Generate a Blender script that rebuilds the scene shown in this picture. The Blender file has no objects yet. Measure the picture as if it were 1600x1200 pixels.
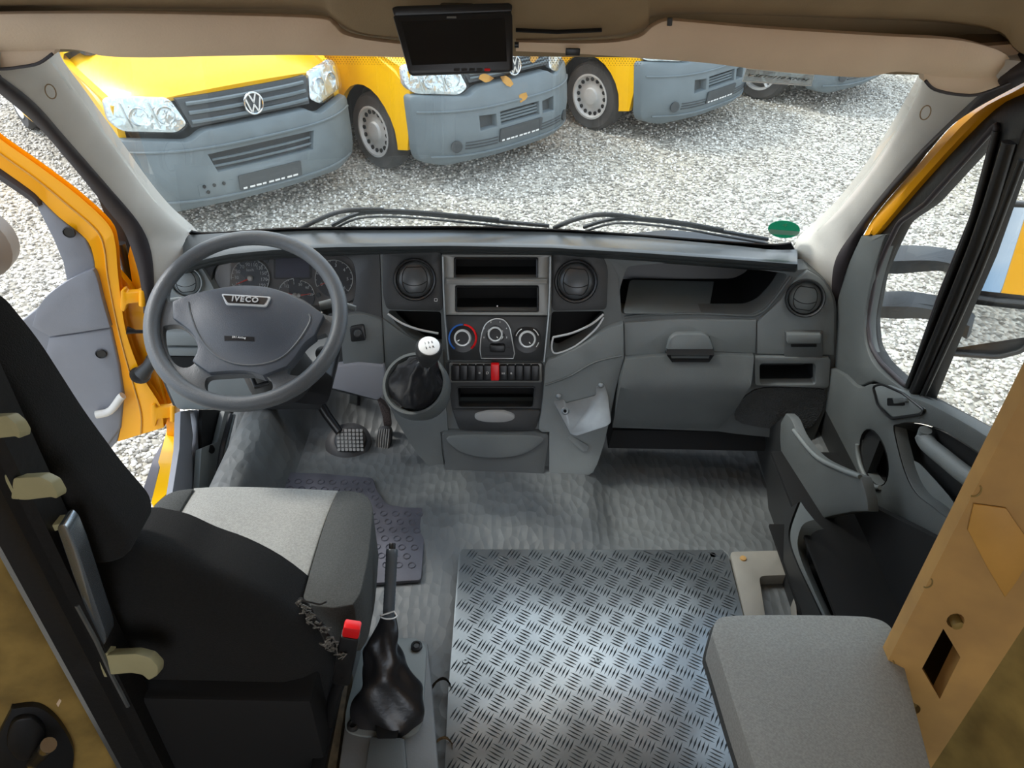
import bpy, bmesh, math, random
import numpy as np
from mathutils import Vector, Matrix, noise
from mathutils.geometry import delaunay_2d_cdt
random.seed(7)
V = Vector
SC = bpy.context.scene
COL = SC.collection

# ------------------------------------------------------------------ camera, sky, sun, exposure
H, FZ, FPX = 2.5, 0.90, 1200.0          # eye height, cab floor height, focal length in pixels of the 1600x1200 frame
PITCH, ROLL = math.radians(36.0), math.radians(1.2)
CAM = V((0.02, 0.0, H))
fw = V((0, math.cos(PITCH), -math.sin(PITCH)))
r0, u0 = V((1, 0, 0)), V((0, math.sin(PITCH), math.cos(PITCH)))
rt = r0*math.cos(ROLL) + u0*math.sin(ROLL)
up = u0*math.cos(ROLL) - r0*math.sin(ROLL)
cd = bpy.data.cameras.new('camera'); cd.lens = FPX/1600*36; cd.sensor_width = 36; cd.clip_start = 0.02; cd.clip_end = 400
cam = bpy.data.objects.new('camera', cd); COL.objects.link(cam); SC.camera = cam
cam.matrix_world = Matrix(((rt.x, up.x, -fw.x, CAM.x), (rt.y, up.y, -fw.y, CAM.y), (rt.z, up.z, -fw.z, CAM.z), (0, 0, 0, 1)))

SKY_STRENGTH, SUN_STRENGTH, EXPOSURE = 1.4, 1.3, 1.05
wd = bpy.data.worlds.new('sky'); SC.world = wd; wd.use_nodes = True
nt = wd.node_tree; nt.nodes.clear()
def wn(t, **k):
    n = nt.nodes.new(t)
    for a, b in k.items(): setattr(n, a, b)
    return n
tc = wn('ShaderNodeTexCoord'); sep = wn('ShaderNodeSeparateXYZ')
nt.links.new(tc.outputs['Generated'], sep.inputs[0])
no = wn('ShaderNodeTexNoise'); no.inputs['Scale'].default_value = 3.2; no.inputs['Detail'].default_value = 6; no.inputs['Roughness'].default_value = 0.55
nt.links.new(tc.outputs['Generated'], no.inputs['Vector'])
rp = wn('ShaderNodeValToRGB')
rp.color_ramp.elements[0].position = 0.40; rp.color_ramp.elements[0].color = (0.36, 0.55, 0.80, 1)
rp.color_ramp.elements[1].position = 0.56; rp.color_ramp.elements[1].color = (0.95, 0.97, 1.0, 1)
nt.links.new(no.outputs['Fac'], rp.inputs[0])
bg = wn('ShaderNodeBackground'); bg.inputs['Strength'].default_value = SKY_STRENGTH
nt.links.new(rp.outputs[0], bg.inputs['Color'])
wo = wn('ShaderNodeOutputWorld'); nt.links.new(bg.outputs[0], wo.inputs[0])
sd = bpy.data.lights.new('sun', 'SUN'); sd.energy = SUN_STRENGTH; sd.angle = math.radians(12); sd.color = (1, 0.96, 0.9)
sun = bpy.data.objects.new('sun', sd); COL.objects.link(sun); sun.location = (-4, -3, 8)
sun.rotation_euler = V((-0.62, 0.22, 0.75)).to_track_quat('Z', 'Y').to_euler()
SC.view_settings.view_transform = 'Standard'; SC.view_settings.look = 'None'
SC.view_settings.exposure = EXPOSURE; SC.view_settings.gamma = 1.0; SC.view_settings.use_curve_mapping = False

# ------------------------------------------------------------------ measuring helpers
def ray(px, py): return rt*((px-800)/FPX) + up*((600-py)/FPX) + fw
def Yp(px, py, y): r = ray(px, py); return CAM + r*((y-CAM.y)/r.y)
def Xp(px, py, x): r = ray(px, py); return CAM + r*((x-CAM.x)/r.x)
def Zp(px, py, z): r = ray(px, py); return CAM + r*((z-CAM.z)/r.z)
def Tp(px, py, t): return CAM + ray(px, py)*t
def Pp(px, py, p, n): r = ray(px, py); return CAM + r*((V(p)-CAM).dot(n)/r.dot(n))
def lerp(a, b, t): return a+(b-a)*t
def interp(x, tab):
    if x <= tab[0][0]: return tab[0][1]
    for (a, va), (b, vb) in zip(tab, tab[1:]):
        if x <= b: return lerp(va, vb, (x-a)/(b-a))
    return tab[-1][1]
def MY(f): return (lambda x, y: Yp(x, y, f(x, y))) if callable(f) else (lambda x, y: Yp(x, y, f))
def MZ(z): return lambda x, y: Zp(x, y, z)
def MX(v): return lambda x, y: Xp(x, y, v)
def MP(p, n): n = V(n); return lambda x, y: Pp(x, y, p, n)
def rrect(x0, y0, x1, y1, r, n=4):
    o = []
    for cx, cy, a in ((x1-r, y0+r, -90), (x1-r, y1-r, 0), (x0+r, y1-r, 90), (x0+r, y0+r, 180)):
        for k in range(n+1):
            t = math.radians(a+90*k/n); o.append((cx+r*math.cos(t), cy+r*math.sin(t)))
    return o
def rpoly(p, r, n=4):
    o = []; N = len(p)
    for i in range(N):
        a, b, c = V(p[i-1]), V(p[i]), V(p[(i+1) % N])
        d1, d2 = a-b, c-b
        rr = min(r, d1.length*.45, d2.length*.45)
        s, e = b+d1.normalized()*rr, b+d2.normalized()*rr
        for k in range(n+1):
            t = k/n; q = s*(1-t)**2 + b*2*t*(1-t) + e*t*t; o.append((q.x, q.y))
    return o
def ell(cx, cy, rx, ry, n=24, a0=0, a1=360, rot=0):
    o = []; full = abs(a1-a0) >= 360; m = n if full else n+1
    c, s = math.cos(math.radians(rot)), math.sin(math.radians(rot))
    for k in range(m):
        t = math.radians(a0+(a1-a0)*k/n); x, y = rx*math.cos(t), ry*math.sin(t)
        o.append((cx+x*c-y*s, cy+x*s+y*c))
    return o
def spl(P, n=6, closed=False):
    P = [V(p) for p in P]; N = len(P); o = []
    for i in range(N if closed else N-1):
        g = (lambda j: P[j % N]) if closed else (lambda j: P[min(max(j, 0), N-1)])
        a, b, c, d = g(i-1), g(i), g(i+1), g(i+2)
        for k in range(n):
            t = k/n
            o.append(0.5*((2*b)+(c-a)*t+(2*a-5*b+4*c-d)*t*t+(3*b-a-3*c+d)*t**3))
    if not closed: o.append(P[-1])
    return o
def sp2(P, n=6, closed=False): return [(v.x, v.y) for v in spl([V((a, b, 0)) for a, b in P], n, closed)]
def inpoly(x, y, P):
    c = False; j = len(P)-1
    for i in range(len(P)):
        xi, yi = P[i]; xj, yj = P[j]
        if (yi > y) != (yj > y) and x < (xj-xi)*(y-yi)/(yj-yi)+xi: c = not c
        j = i
    return c
def sdist(x, y, P):
    m = 1e9
    for i in range(len(P)):
        ax, ay = P[i-1]; bx, by = P[i]; dx, dy = bx-ax, by-ay; L = dx*dx+dy*dy or 1e-12
        t = min(1, max(0, ((x-ax)*dx+(y-ay)*dy)/L)); m = min(m, math.hypot(ax+t*dx-x, ay+t*dy-y))
    return m

# ------------------------------------------------------------------ object helpers
def empty(name, loc=(0, 0, 0), rz=0):
    o = bpy.data.objects.new(name, None); o.empty_display_size = 0.05; COL.objects.link(o); o.location = loc; o.rotation_euler.z = rz
    return o
def tag(o, label=None, cat=None, group=None, kind=None):
    if label: o['label'] = label
    if cat: o['category'] = cat
    if group: o['group'] = group
    if kind: o['kind'] = kind
    return o
def thing(name, label, cat, loc=(0, 0, 0), group=None): return tag(empty(name, loc), label, cat, group)
def struct(name, loc=(0, 0, 0), label=None): return tag(empty(name, loc), label, kind='structure')
def origin(p):
    v = V((0, 0, 0))
    while p is not None: v += V(p.location); p = p.parent
    return v
def build(name, bm, m, parent=None, smooth=38, local=False, pivot=None):
    if not local:
        off = origin(parent) if parent is not None else (V(pivot) if pivot is not None else V((0, 0, 0)))
        if off.length > 0: bmesh.ops.translate(bm, verts=bm.verts, vec=-off)
    bmesh.ops.recalc_face_normals(bm, faces=bm.faces)
    a = math.radians(smooth)
    for f in bm.faces: f.smooth = True
    for e in bm.edges:
        if len(e.link_faces) == 2 and e.calc_face_angle(0) > a: e.smooth = False
    me = bpy.data.meshes.new(name); bm.to_mesh(me); bm.free()
    for mm in (m if isinstance(m, (list, tuple)) else [m]): me.materials.append(mm)
    o = bpy.data.objects.new(name, me); COL.objects.link(o)
    if parent is not None: o.parent = parent
    elif pivot is not None: o.location = pivot
    return o
def add_plate(bm, outline, M, ext, holes=(), grid=0, bev=0, seg=2, open_back=False):
    outline = [tuple(p[:2]) for p in outline]; holes = [[tuple(p[:2]) for p in h] for h in holes]
    if not holes and not grid:
        vs = [bm.verts.new(M(x, y)) for x, y in outline]; fs = [bm.faces.new(vs)]
    else:
        pts = list(outline); loops = [list(range(len(outline)))]
        for h in holes: loops.append(list(range(len(pts), len(pts)+len(h)))); pts += h
        if grid:
            xs = [p[0] for p in outline]; ys = [p[1] for p in outline]
            gx = min(xs)+grid/2
            while gx < max(xs):
                gy = min(ys)+grid/2
                while gy < max(ys):
                    if inpoly(gx, gy, outline) and sdist(gx, gy, outline) > grid*.35 and not any(inpoly(gx, gy, h) or sdist(gx, gy, h) < grid*.35 for h in holes): pts.append((gx, gy))
                    gy += grid
                gx += grid
        ed = [(l[i-1], l[i]) for l in loops for i in range(len(l))]
        r = delaunay_2d_cdt([V(p) for p in pts], ed, [], 0, 1e-7)
        vs = [bm.verts.new(M(p.x, p.y)) for p in r[0]]; fs = []
        for t in r[2]:
            cx = sum(r[0][i].x for i in t)/len(t); cy = sum(r[0][i].y for i in t)/len(t)
            if inpoly(cx, cy, outline) and not any(inpoly(cx, cy, h) for h in holes):
                try: fs.append(bm.faces.new([vs[i] for i in t]))
                except ValueError: pass
        for v in [v for v in vs if not v.link_faces]: bm.verts.remove(v)
    if ext is None: return bm
    ext = V(ext); fset = set(fs); used = {v for f in fs for v in f.verts}
    back = {v: bm.verts.new(v.co+ext) for v in used}
    bed = [e for f in fs for e in f.edges if sum(1 for g in e.link_faces if g in fset) == 1]
    for e in set(bed):
        a, b = e.verts; bm.faces.new((a, b, back[b], back[a]))
    if not open_back:
        for f in fs: bm.faces.new([back[v] for v in reversed(f.verts)])
    if bev:
        bmesh.ops.recalc_face_normals(bm, faces=bm.faces)
        bmesh.ops.bevel(bm, geom=list(set(bed)), offset=bev, segments=seg, affect='EDGES', profile=0.5, clamp_overlap=True)
    return bm
def plate(name, outline, M, ext, m, parent=None, holes=(), grid=0, bev=0, seg=2, open_back=False, local=False, smooth=38):
    return build(name, add_plate(bmesh.new(), outline, M, ext, holes, grid, bev, seg, open_back), m, parent, smooth, local)
def recess(name, outline, M, ext, m, parent=None):     # an open-fronted pocket: walls and a back
    bm = bmesh.new(); ext = V(ext)
    a = [bm.verts.new(M(x, y)) for x, y in outline]; b = [bm.verts.new(v.co+ext) for v in a]
    for i in range(len(a)): bm.faces.new((a[i-1], a[i], b[i], b[i-1]))
    bm.faces.new(b)
    return build(name, bm, m, parent)
def add_loft(bm, rows, close=False, caps=False):
    g = [[bm.verts.new(p) for p in r] for r in rows]; n = len(g[0])
    for a, b in zip(g, g[1:]):
        for i in range(n if close else n-1):
            j = (i+1) % n; bm.faces.new((a[i], a[j], b[j], b[i]))
    if caps: bm.faces.new(g[0]); bm.faces.new(list(reversed(g[-1])))
    return g
def loft(name, rows, m, parent=None, close=False, caps=False, thick=None, local=False, smooth=50):
    bm = bmesh.new(); add_loft(bm, rows, close, caps)
    if thick:                                       # thickness along a fixed vector
        t = V(thick); fs = list(bm.faces); fset = set(fs); back = {v: bm.verts.new(v.co+t) for v in list(bm.verts)}
        bed = [e for e in bm.edges if len(e.link_faces) == 1]
        for f in fs: bm.faces.new([back[v] for v in reversed(f.verts)])
        for e in bed: a, b = e.verts; bm.faces.new((a, b, back[b], back[a]))
    return build(name, bm, m, parent, smooth, local)
def add_tube(bm, P, R, n=8, caps=True, closed=False, flat=1.0, upv=None):
    P = [V(p) for p in P]; N = len(P); rows = []; prev = None
    for i in range(N):
        if closed: d = P[(i+1) % N]-P[i-1]
        else: d = P[min(i+1, N-1)]-P[max(i-1, 0)]
        d = d.normalized()
        if prev is None:
            a = V(upv) if upv is not None else (V((0, 0, 1)) if abs(d.z) < .9 else V((1, 0, 0)))
        else: a = prev
        a = (a-d*a.dot(d)).normalized(); prev = a; b = d.cross(a)
        r = R[i] if isinstance(R, (list, tuple)) else R
        rows.append([P[i]+(a*math.cos(2*math.pi*k/n)*flat+b*math.sin(2*math.pi*k/n))*r for k in range(n)])
    if closed: rows.append(rows[0])
    g = [[bm.verts.new(p) for p in r] for r in (rows[:-1] if closed else rows)]
    if closed: g.append(g[0])
    for a, b in zip(g, g[1:]):
        for i in range(n): bm.faces.new((a[i], a[(i+1) % n], b[(i+1) % n], b[i]))
    if caps and not closed: bm.faces.new(list(reversed(g[0]))); bm.faces.new(g[-1])
    return bm
def tube(name, P, R, m, parent=None, n=8, closed=False, flat=1.0, upv=None, local=False):
    return build(name, add_tube(bmesh.new(), P, R, n, True, closed, flat, upv), m, parent, 50, local)
def frame(axis, hint=(0, 0, 1)):
    z = V(axis).normalized(); x = V(hint).cross(z)
    if x.length < 1e-4: x = V((1, 0, 0))
    x.normalize(); return x, z.cross(x), z
def add_lathe(bm, prof, c, axis, n=28, caps=True):           # prof = (radius, height along axis)
    x, y, z = frame(axis); c = V(c); rows = []
    for r, h in prof: rows.append([c+z*h+(x*math.cos(2*math.pi*k/n)+y*math.sin(2*math.pi*k/n))*max(r, 1e-5) for k in range(n)])
    add_loft(bm, rows, True, caps); return bm
def lathe(name, prof, c, axis, m, parent=None, n=28, local=False, smooth=38): return build(name, add_lathe(bmesh.new(), prof, c, axis, n), m, parent, smooth, local)
def add_box(bm, c, s, R=None, bev=0):
    r = bmesh.ops.create_cube(bm, size=1); vs = r['verts']; M = Matrix.Translation(V(c)) @ (R.to_4x4() if R is not None else Matrix.Identity(4)) @ Matrix.Diagonal((s[0], s[1], s[2], 1))
    bmesh.ops.transform(bm, matrix=M, verts=vs)
    if bev: bmesh.ops.bevel(bm, geom=list({e for v in vs for e in v.link_edges}), offset=bev, segments=2, affect='EDGES', profile=.5, clamp_overlap=True)
    return bm
def box(name, c, s, m, parent=None, R=None, bev=0, local=False): return build(name, add_box(bmesh.new(), c, s, R, bev), m, parent, 38, local)
def axes(x, y, z): return Matrix((x, y, z)).transposed()
def text(name, body, size, pos, right, upd, m, parent=None, ext=0.0004, local=False, shear=0, sx=1.0, bold=0):
    cu = bpy.data.curves.new(name, 'FONT'); cu.body = body; cu.size = size; cu.extrude = ext; cu.align_x = 'CENTER'; cu.align_y = 'CENTER'; cu.resolution_u = 2; cu.shear = shear; cu.offset = bold; cu.space_character = 1.18 if bold else 1.0
    t = bpy.data.objects.new('tmp', cu); me = bpy.data.meshes.new_from_object(t); bpy.data.objects.remove(t); bpy.data.curves.remove(cu)
    x = V(right).normalized(); z = x.cross(V(upd)).normalized(); y = z.cross(x)
    bm = bmesh.new(); bm.from_mesh(me); bpy.data.meshes.remove(me)
    bmesh.ops.transform(bm, matrix=Matrix.Translation(V(pos)) @ axes(x, y, z).to_4x4() @ Matrix.Diagonal((sx, 1, 1, 1)), verts=bm.verts)
    return build(name, bm, m, parent, 38, local)
def dup(o, parent=None):
    c = o.copy(); COL.objects.link(c)
    if parent is not None: c.parent = parent
    for k in list(o.children): dup(k, c)
    return c

# ------------------------------------------------------------------ materials
def lin(c): return tuple((v/255/12.92 if v/255 <= .04045 else ((v/255+.055)/1.055)**2.4) for v in c) + (1,)
def mat(name, rgb, rough=.5, metal=0, var=0.0, vscale=8, bump=0.0, bscale=200, spec=.5, kind='noise', rgb2=None, coat=0, detail=3, dist=.002):
    m = bpy.data.materials.new(name); m.use_nodes = True; t = m.node_tree; p = t.nodes['Principled BSDF']
    p.inputs['Roughness'].default_value = rough; p.inputs['Metallic'].default_value = metal; p.inputs['Specular IOR Level'].default_value = spec
    p.inputs['Base Color'].default_value = lin(rgb); p.inputs['Coat Weight'].default_value = coat
    co = t.nodes.new('ShaderNodeTexCoord')
    if var or rgb2:
        n = t.nodes.new('ShaderNodeTexNoise'); n.inputs['Scale'].default_value = vscale; n.inputs['Detail'].default_value = 5
        t.links.new(co.outputs['Object'], n.inputs['Vector'])
        r = t.nodes.new('ShaderNodeValToRGB'); r.color_ramp.elements[0].position = .35; r.color_ramp.elements[1].position = .68
        a = lin(rgb); b = lin(rgb2) if rgb2 else tuple(min(1, v*(1+var)) for v in a[:3])+(1,)
        r.color_ramp.elements[0].color = tuple(v*(1-var) for v in a[:3])+(1,); r.color_ramp.elements[1].color = b
        t.links.new(n.outputs['Fac'], r.inputs[0]); t.links.new(r.outputs[0], p.inputs['Base Color'])
    if bump:
        if kind == 'voronoi': b = t.nodes.new('ShaderNodeTexVoronoi'); outk = 'Distance'
        elif kind == 'weave': b = t.nodes.new('ShaderNodeTexChecker'); outk = 'Fac'
        else: b = t.nodes.new('ShaderNodeTexNoise'); b.inputs['Detail'].default_value = detail; outk = 'Fac'
        b.inputs['Scale'].default_value = bscale; t.links.new(co.outputs['Object'], b.inputs['Vector'])
        bp = t.nodes.new('ShaderNodeBump'); bp.inputs['Strength'].default_value = bump; bp.inputs['Distance'].default_value = dist
        t.links.new(b.outputs[outk], bp.inputs['Height']); t.links.new(bp.outputs[0], p.inputs['Normal'])
    return m
def glass(name, tint=(255, 255, 255), dust_haze=0.03, refl=1.0):
    m = bpy.data.materials.new(name); m.use_nodes = True; t = m.node_tree; t.nodes.clear()
    o = t.nodes.new('ShaderNodeOutputMaterial'); tr = t.nodes.new('ShaderNodeBsdfTransparent'); tr.inputs[0].default_value = lin(tint)
    gl = t.nodes.new('ShaderNodeBsdfGlossy'); gl.inputs['Roughness'].default_value = .02
    df = t.nodes.new('ShaderNodeBsdfDiffuse'); df.inputs[0].default_value = (.8, .8, .78, 1)
    fr = t.nodes.new('ShaderNodeFresnel'); fr.inputs[0].default_value = 1.45
    mu = t.nodes.new('ShaderNodeMath'); mu.operation = 'MULTIPLY'; mu.inputs[1].default_value = refl; t.links.new(fr.outputs[0], mu.inputs[0])
    m1 = t.nodes.new('ShaderNodeMixShader'); t.links.new(mu.outputs[0], m1.inputs[0]); t.links.new(tr.outputs[0], m1.inputs[1]); t.links.new(gl.outputs[0], m1.inputs[2])
    m2 = t.nodes.new('ShaderNodeMixShader'); m2.inputs[0].default_value = dust_haze  # white diffuse share, for dust and washed-out reflection haze painted into the pane
    t.links.new(m1.outputs[0], m2.inputs[1]); t.links.new(df.outputs[0], m2.inputs[2]); t.links.new(m2.outputs[0], o.inputs[0])
    return m
G = {}
G['dash'] = mat('dash_plastic', (92, 96, 95), .5, bump=.25, bscale=500, var=.08)
G['dash_dark'] = mat('dash_dark_plastic', (44, 45, 45), .45, bump=.25, bscale=500, var=.08)
G['dash_pad'] = mat('dash_pad', (56, 59, 59), .28, bump=.2, bscale=600)
G['dash_light'] = mat('dash_light_plastic', (118, 123, 122), .5, bump=.25, bscale=500, var=.06)
G['black'] = mat('black_plastic', (26, 26, 27), .36)
G['boot'] = mat('boot_rubber', (64, 64, 66), .5)
G['black_gloss'] = mat('black_gloss', (14, 14, 16), .12)
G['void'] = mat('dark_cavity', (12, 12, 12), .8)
G['silver'] = mat('silver_trim', (120, 120, 116), .38, .35)
G['badge'] = mat('badge_silver', (205, 208, 208), .3, .15)
G['chrome'] = mat('chrome', (225, 225, 225), .15, 1)
G['steel'] = mat('steel', (150, 155, 156), .42, .8, var=.15, vscale=14)
G['white'] = mat('white_print', (235, 235, 232), .5)
G['orange'] = mat('needle_orange', (235, 70, 50), .5)
G['red'] = mat('red_plastic', (235, 25, 30), .35)
G['blue'] = mat('blue_print', (40, 95, 170), .5)
G['wheel'] = mat('steering_rubber', (86, 90, 93), .4, bump=.35, bscale=420, var=.06)
G['hub'] = mat('steering_hub_plastic', (74, 80, 88), .38, bump=.3, bscale=520, var=.06)
G['trim_l'] = mat('pillar_plastic', (212, 208, 199), .6, bump=.15, bscale=300, var=.04)
G['visor'] = mat('visor_vinyl', (226, 200, 170), .7, bump=.15, bscale=300, var=.04)
G['liner'] = mat('headliner', (150, 128, 96), .8, bump=.2, bscale=400, var=.1)
G['seal'] = mat('rubber_seal', (52, 46, 48), .55)
G['sealb'] = mat('black_rubber', (26, 25, 24), .45, bump=.3, bscale=90)
G['yellow'] = mat('yellow_paint', (250, 190, 0), .3, coat=.2)
G['yellow_d'] = mat('yellow_paint_own', (250, 172, 2), .35, coat=.12)
G['skin'] = mat('van_side_paint', (250, 172, 2), .8, spec=.05)
G['tan'] = mat('tan_paint', (196, 152, 90), .55, var=.16, vscale=9, rgb2=(206, 160, 92), bump=.1, bscale=30)
G['tan_d'] = mat('tan_paint_shaded', (150, 124, 66), .55, var=.3, vscale=14)  # darker mottled tan: shade on left post and returns put into the colour
G['doorgrey'] = mat('door_card_plastic', (128, 130, 136), .55, bump=.15, bscale=400, var=.05)
G['floor'] = None
G['bumper'] = mat('bumper_plastic', (104, 114, 118), .55, var=.08, vscale=5)
G['bumper_d'] = mat('bumper_recess', (62, 66, 68), .6)
G['tyre'] = mat('tyre_rubber', (70, 68, 66), .85, bump=.4, bscale=60, var=.2)
G['rim'] = mat('steel_rim', (206, 206, 204), .45, .15, var=.08)
G['headlamp'] = mat('headlamp_reflector', (216, 222, 228), .12, .6, bump=.7, bscale=9, dist=.05)
G['cloth_l'] = mat('seat_cloth_light', (160, 160, 154), .95, bump=.7, bscale=420, var=.12, vscale=260, kind='weave')
G['cloth_d'] = mat('seat_cloth_dark', (72, 74, 72), .95, bump=.7, bscale=460, var=.15, vscale=300)
G['cloth_b'] = mat('seat_cloth_black', (24, 24, 23), .95, bump=.6, bscale=420, var=.15, vscale=240)
G['leather'] = mat('black_leather', (34, 34, 36), .3, bump=.25, bscale=120)
G['mat'] = mat('rubber_mat', (84, 84, 92), .5, var=.25, vscale=9)
G['alu'] = mat('tread_plate_aluminium', (152, 157, 159), .3, .75, var=.28, vscale=5, bump=.1, bscale=20)
G['alub'] = mat('tread_plate_bar', (84, 90, 94), .35, .7, var=.3, vscale=6)
G['glass'] = glass('windscreen_glass', (253, 255, 254), .02, .22)
G['glass2'] = glass('side_glass', (253, 255, 254), .01, .22)
G['vanglass'] = mat('van_window', (22, 28, 30), .06)
def film_print(name, rgb):
    m = mat(name, rgb, .5); t = m.node_tree; p = t.nodes['Principled BSDF']; tl = t.nodes.new('ShaderNodeBsdfTranslucent'); tl.inputs[0].default_value = lin(rgb)
    mx = t.nodes.new('ShaderNodeMixShader'); mx.inputs[0].default_value = .6; t.links.new(p.outputs[0], mx.inputs[1]); t.links.new(tl.outputs[0], mx.inputs[2]); t.links.new(mx.outputs[0], t.nodes['Material Output'].inputs[0]); return m
G['sticker'] = film_print('green_sticker', (40, 170, 140)); G['sticker_white'] = film_print('sticker_white', (225, 235, 228))
G['film'] = glass('clear_film', (235, 240, 240), .22, .6)
G['mirror'] = mat('mirror_glass', (225, 230, 232), .0, 1)
G['greyhook'] = mat('cream_plastic', (176, 170, 130), .5, var=.1)
G['amber'] = mat('aged_tape', (204, 152, 72), .5, var=.12)
def floor_mat():
    m = mat('vinyl_floor', (100, 103, 103), .5, var=.16, vscale=5); t = m.node_tree; p = t.nodes['Principled BSDF']
    co = t.nodes.new('ShaderNodeTexCoord'); mp = t.nodes.new('ShaderNodeMapping'); mp.inputs['Scale'].default_value = (40, 22, 1)
    t.links.new(co.outputs['Object'], mp.inputs[0]); v = t.nodes.new('ShaderNodeTexVoronoi'); v.inputs['Scale'].default_value = 1; v.inputs['Randomness'].default_value = .8; v.voronoi_dimensions = '2D'
    t.links.new(mp.outputs[0], v.inputs['Vector'])
    bp = t.nodes.new('ShaderNodeBump'); bp.inputs['Strength'].default_value = .6; bp.inputs['Distance'].default_value = .008
    t.links.new(v.outputs['Distance'], bp.inputs['Height']); t.links.new(bp.outputs[0], p.inputs['Normal']); return m
G['floor'] = floor_mat()
G['floor_plain'] = mat('vinyl_floor_plain', (118, 120, 120), .5, var=.12, vscale=6, bump=.2, bscale=160)
def gravel_mat():
    m = bpy.data.materials.new('gravel_bed'); m.use_nodes = True; t = m.node_tree; p = t.nodes['Principled BSDF']; p.inputs['Roughness'].default_value = .95
    co = t.nodes.new('ShaderNodeTexCoord'); v = t.nodes.new('ShaderNodeTexVoronoi'); v.inputs['Scale'].default_value = 34
    t.links.new(co.outputs['Object'], v.inputs['Vector'])
    r = t.nodes.new('ShaderNodeValToRGB'); e = r.color_ramp.elements; e[0].color = lin((120, 116, 108)); e[1].color = lin((226, 222, 212)); e[0].position = .0; e[1].position = .9
    s = t.nodes.new('ShaderNodeSeparateColor'); t.links.new(v.outputs['Color'], s.inputs[0]); t.links.new(s.outputs[0], r.inputs[0])
    n = t.nodes.new('ShaderNodeTexNoise'); n.inputs['Scale'].default_value = .55; n.inputs['Detail'].default_value = 4; t.links.new(co.outputs['Object'], n.inputs['Vector'])
    r2 = t.nodes.new('ShaderNodeValToRGB'); r2.color_ramp.elements[0].position = .35; r2.color_ramp.elements[1].position = .65; r2.color_ramp.elements[0].color = (.74, .70, .62, 1); r2.color_ramp.elements[1].color = (1, 1, 1, 1); t.links.new(n.outputs['Fac'], r2.inputs[0])
    mx = t.nodes.new('ShaderNodeMix'); mx.data_type = 'RGBA'; mx.blend_type = 'MULTIPLY'; mx.inputs['Factor'].default_value = 1
    t.links.new(r.outputs[0], mx.inputs['A']); t.links.new(r2.outputs[0], mx.inputs['B']); t.links.new(mx.outputs['Result'], p.inputs['Base Color'])
    bp = t.nodes.new('ShaderNodeBump'); bp.inputs['Strength'].default_value = .8; bp.inputs['Distance'].default_value = .02; bp.invert = True
    t.links.new(v.outputs['Distance'], bp.inputs['Height']); t.links.new(bp.outputs[0], p.inputs['Normal']); return m
G['gravel'] = gravel_mat()
def stone_mat():
    m = bpy.data.materials.new('stones'); m.use_nodes = True; t = m.node_tree; p = t.nodes['Principled BSDF']; p.inputs['Roughness'].default_value = .9
    a = t.nodes.new('ShaderNodeAttribute'); a.attribute_name = 'tone'
    r = t.nodes.new('ShaderNodeValToRGB'); e = r.color_ramp.elements; e[0].color = lin((128, 123, 114)); e[1].color = lin((246, 243, 236))
    e2 = r.color_ramp.elements.new(.5); e2.color = lin((212, 207, 196)); t.links.new(a.outputs['Fac'], r.inputs[0]); t.links.new(r.outputs[0], p.inputs['Base Color']); return m
G['stone'] = stone_mat()
# ------------------------------------------------------------------ ground and gravel
def ground():
    bm = bmesh.new(); S = 60
    for x, y in ((-S, -30), (S, -30), (S, 90), (-S, 90)): bm.verts.new((x, y, 0))
    bm.faces.new(bm.verts); o = build('ground', bm, G['gravel']); o['kind'] = 'structure'
ground()
def stones(n=130000):
    rg = np.random.default_rng(3); m = n*2
    d = 1.6 + 9.5*rg.random(m)**1.25; a = rg.uniform(-1.0, .95, m)
    x = d*np.sin(a)*1.15; y = d*np.cos(a)
    k = ((np.abs(x) > 1.12) | (y > 3.05)) & (y > .5); x = x[k][:n]; y = y[k][:n]; n = len(x)
    base = np.array([(1, 0, 0), (0, 1, 0), (-1, 0, 0), (0, -1, 0), (0, 0, 1), (0, 0, -1)], float)
    tri = np.array([(0, 1, 4), (1, 2, 4), (2, 3, 4), (3, 0, 4), (1, 0, 5), (2, 1, 5), (3, 2, 5), (0, 3, 5)])
    s = rg.uniform(.007, .019, n); sc = rg.uniform(.6, 1.25, (n, 6, 1)); an = rg.uniform(0, 6.28, n)
    v = base[None]*sc*s[:, None, None]; v[:, :, 2] *= .75
    c, q = np.cos(an)[:, None], np.sin(an)[:, None]
    vx = v[:, :, 0]*c-v[:, :, 1]*q; vy = v[:, :, 0]*q+v[:, :, 1]*c
    P = np.stack([vx+x[:, None], vy+y[:, None], v[:, :, 2]+s[:, None]*.35], -1).reshape(-1, 3)
    F = (tri[None]+6*np.arange(n)[:, None, None]).reshape(-1)
    me = bpy.data.meshes.new('gravel'); me.vertices.add(len(P)); me.vertices.foreach_set('co', P.ravel())
    nf = len(F)//3; me.loops.add(len(F)); me.loops.foreach_set('vertex_index', F.astype(np.int32))
    me.polygons.add(nf); me.polygons.foreach_set('loop_start', (np.arange(nf)*3).astype(np.int32)); me.polygons.foreach_set('loop_total', np.full(nf, 3, np.int32))
    at = me.attributes.new('tone', 'FLOAT', 'POINT'); at.data.foreach_set('value', np.repeat(rg.random(n), 6).astype(np.float32))
    me.update(calc_edges=True); me.materials.append(G['stone'])
    o = bpy.data.objects.new('gravel', me); COL.objects.link(o); tag(o, 'pale crushed gravel covering the yard around the parked vans', 'gravel', kind='stuff')
stones()

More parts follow.
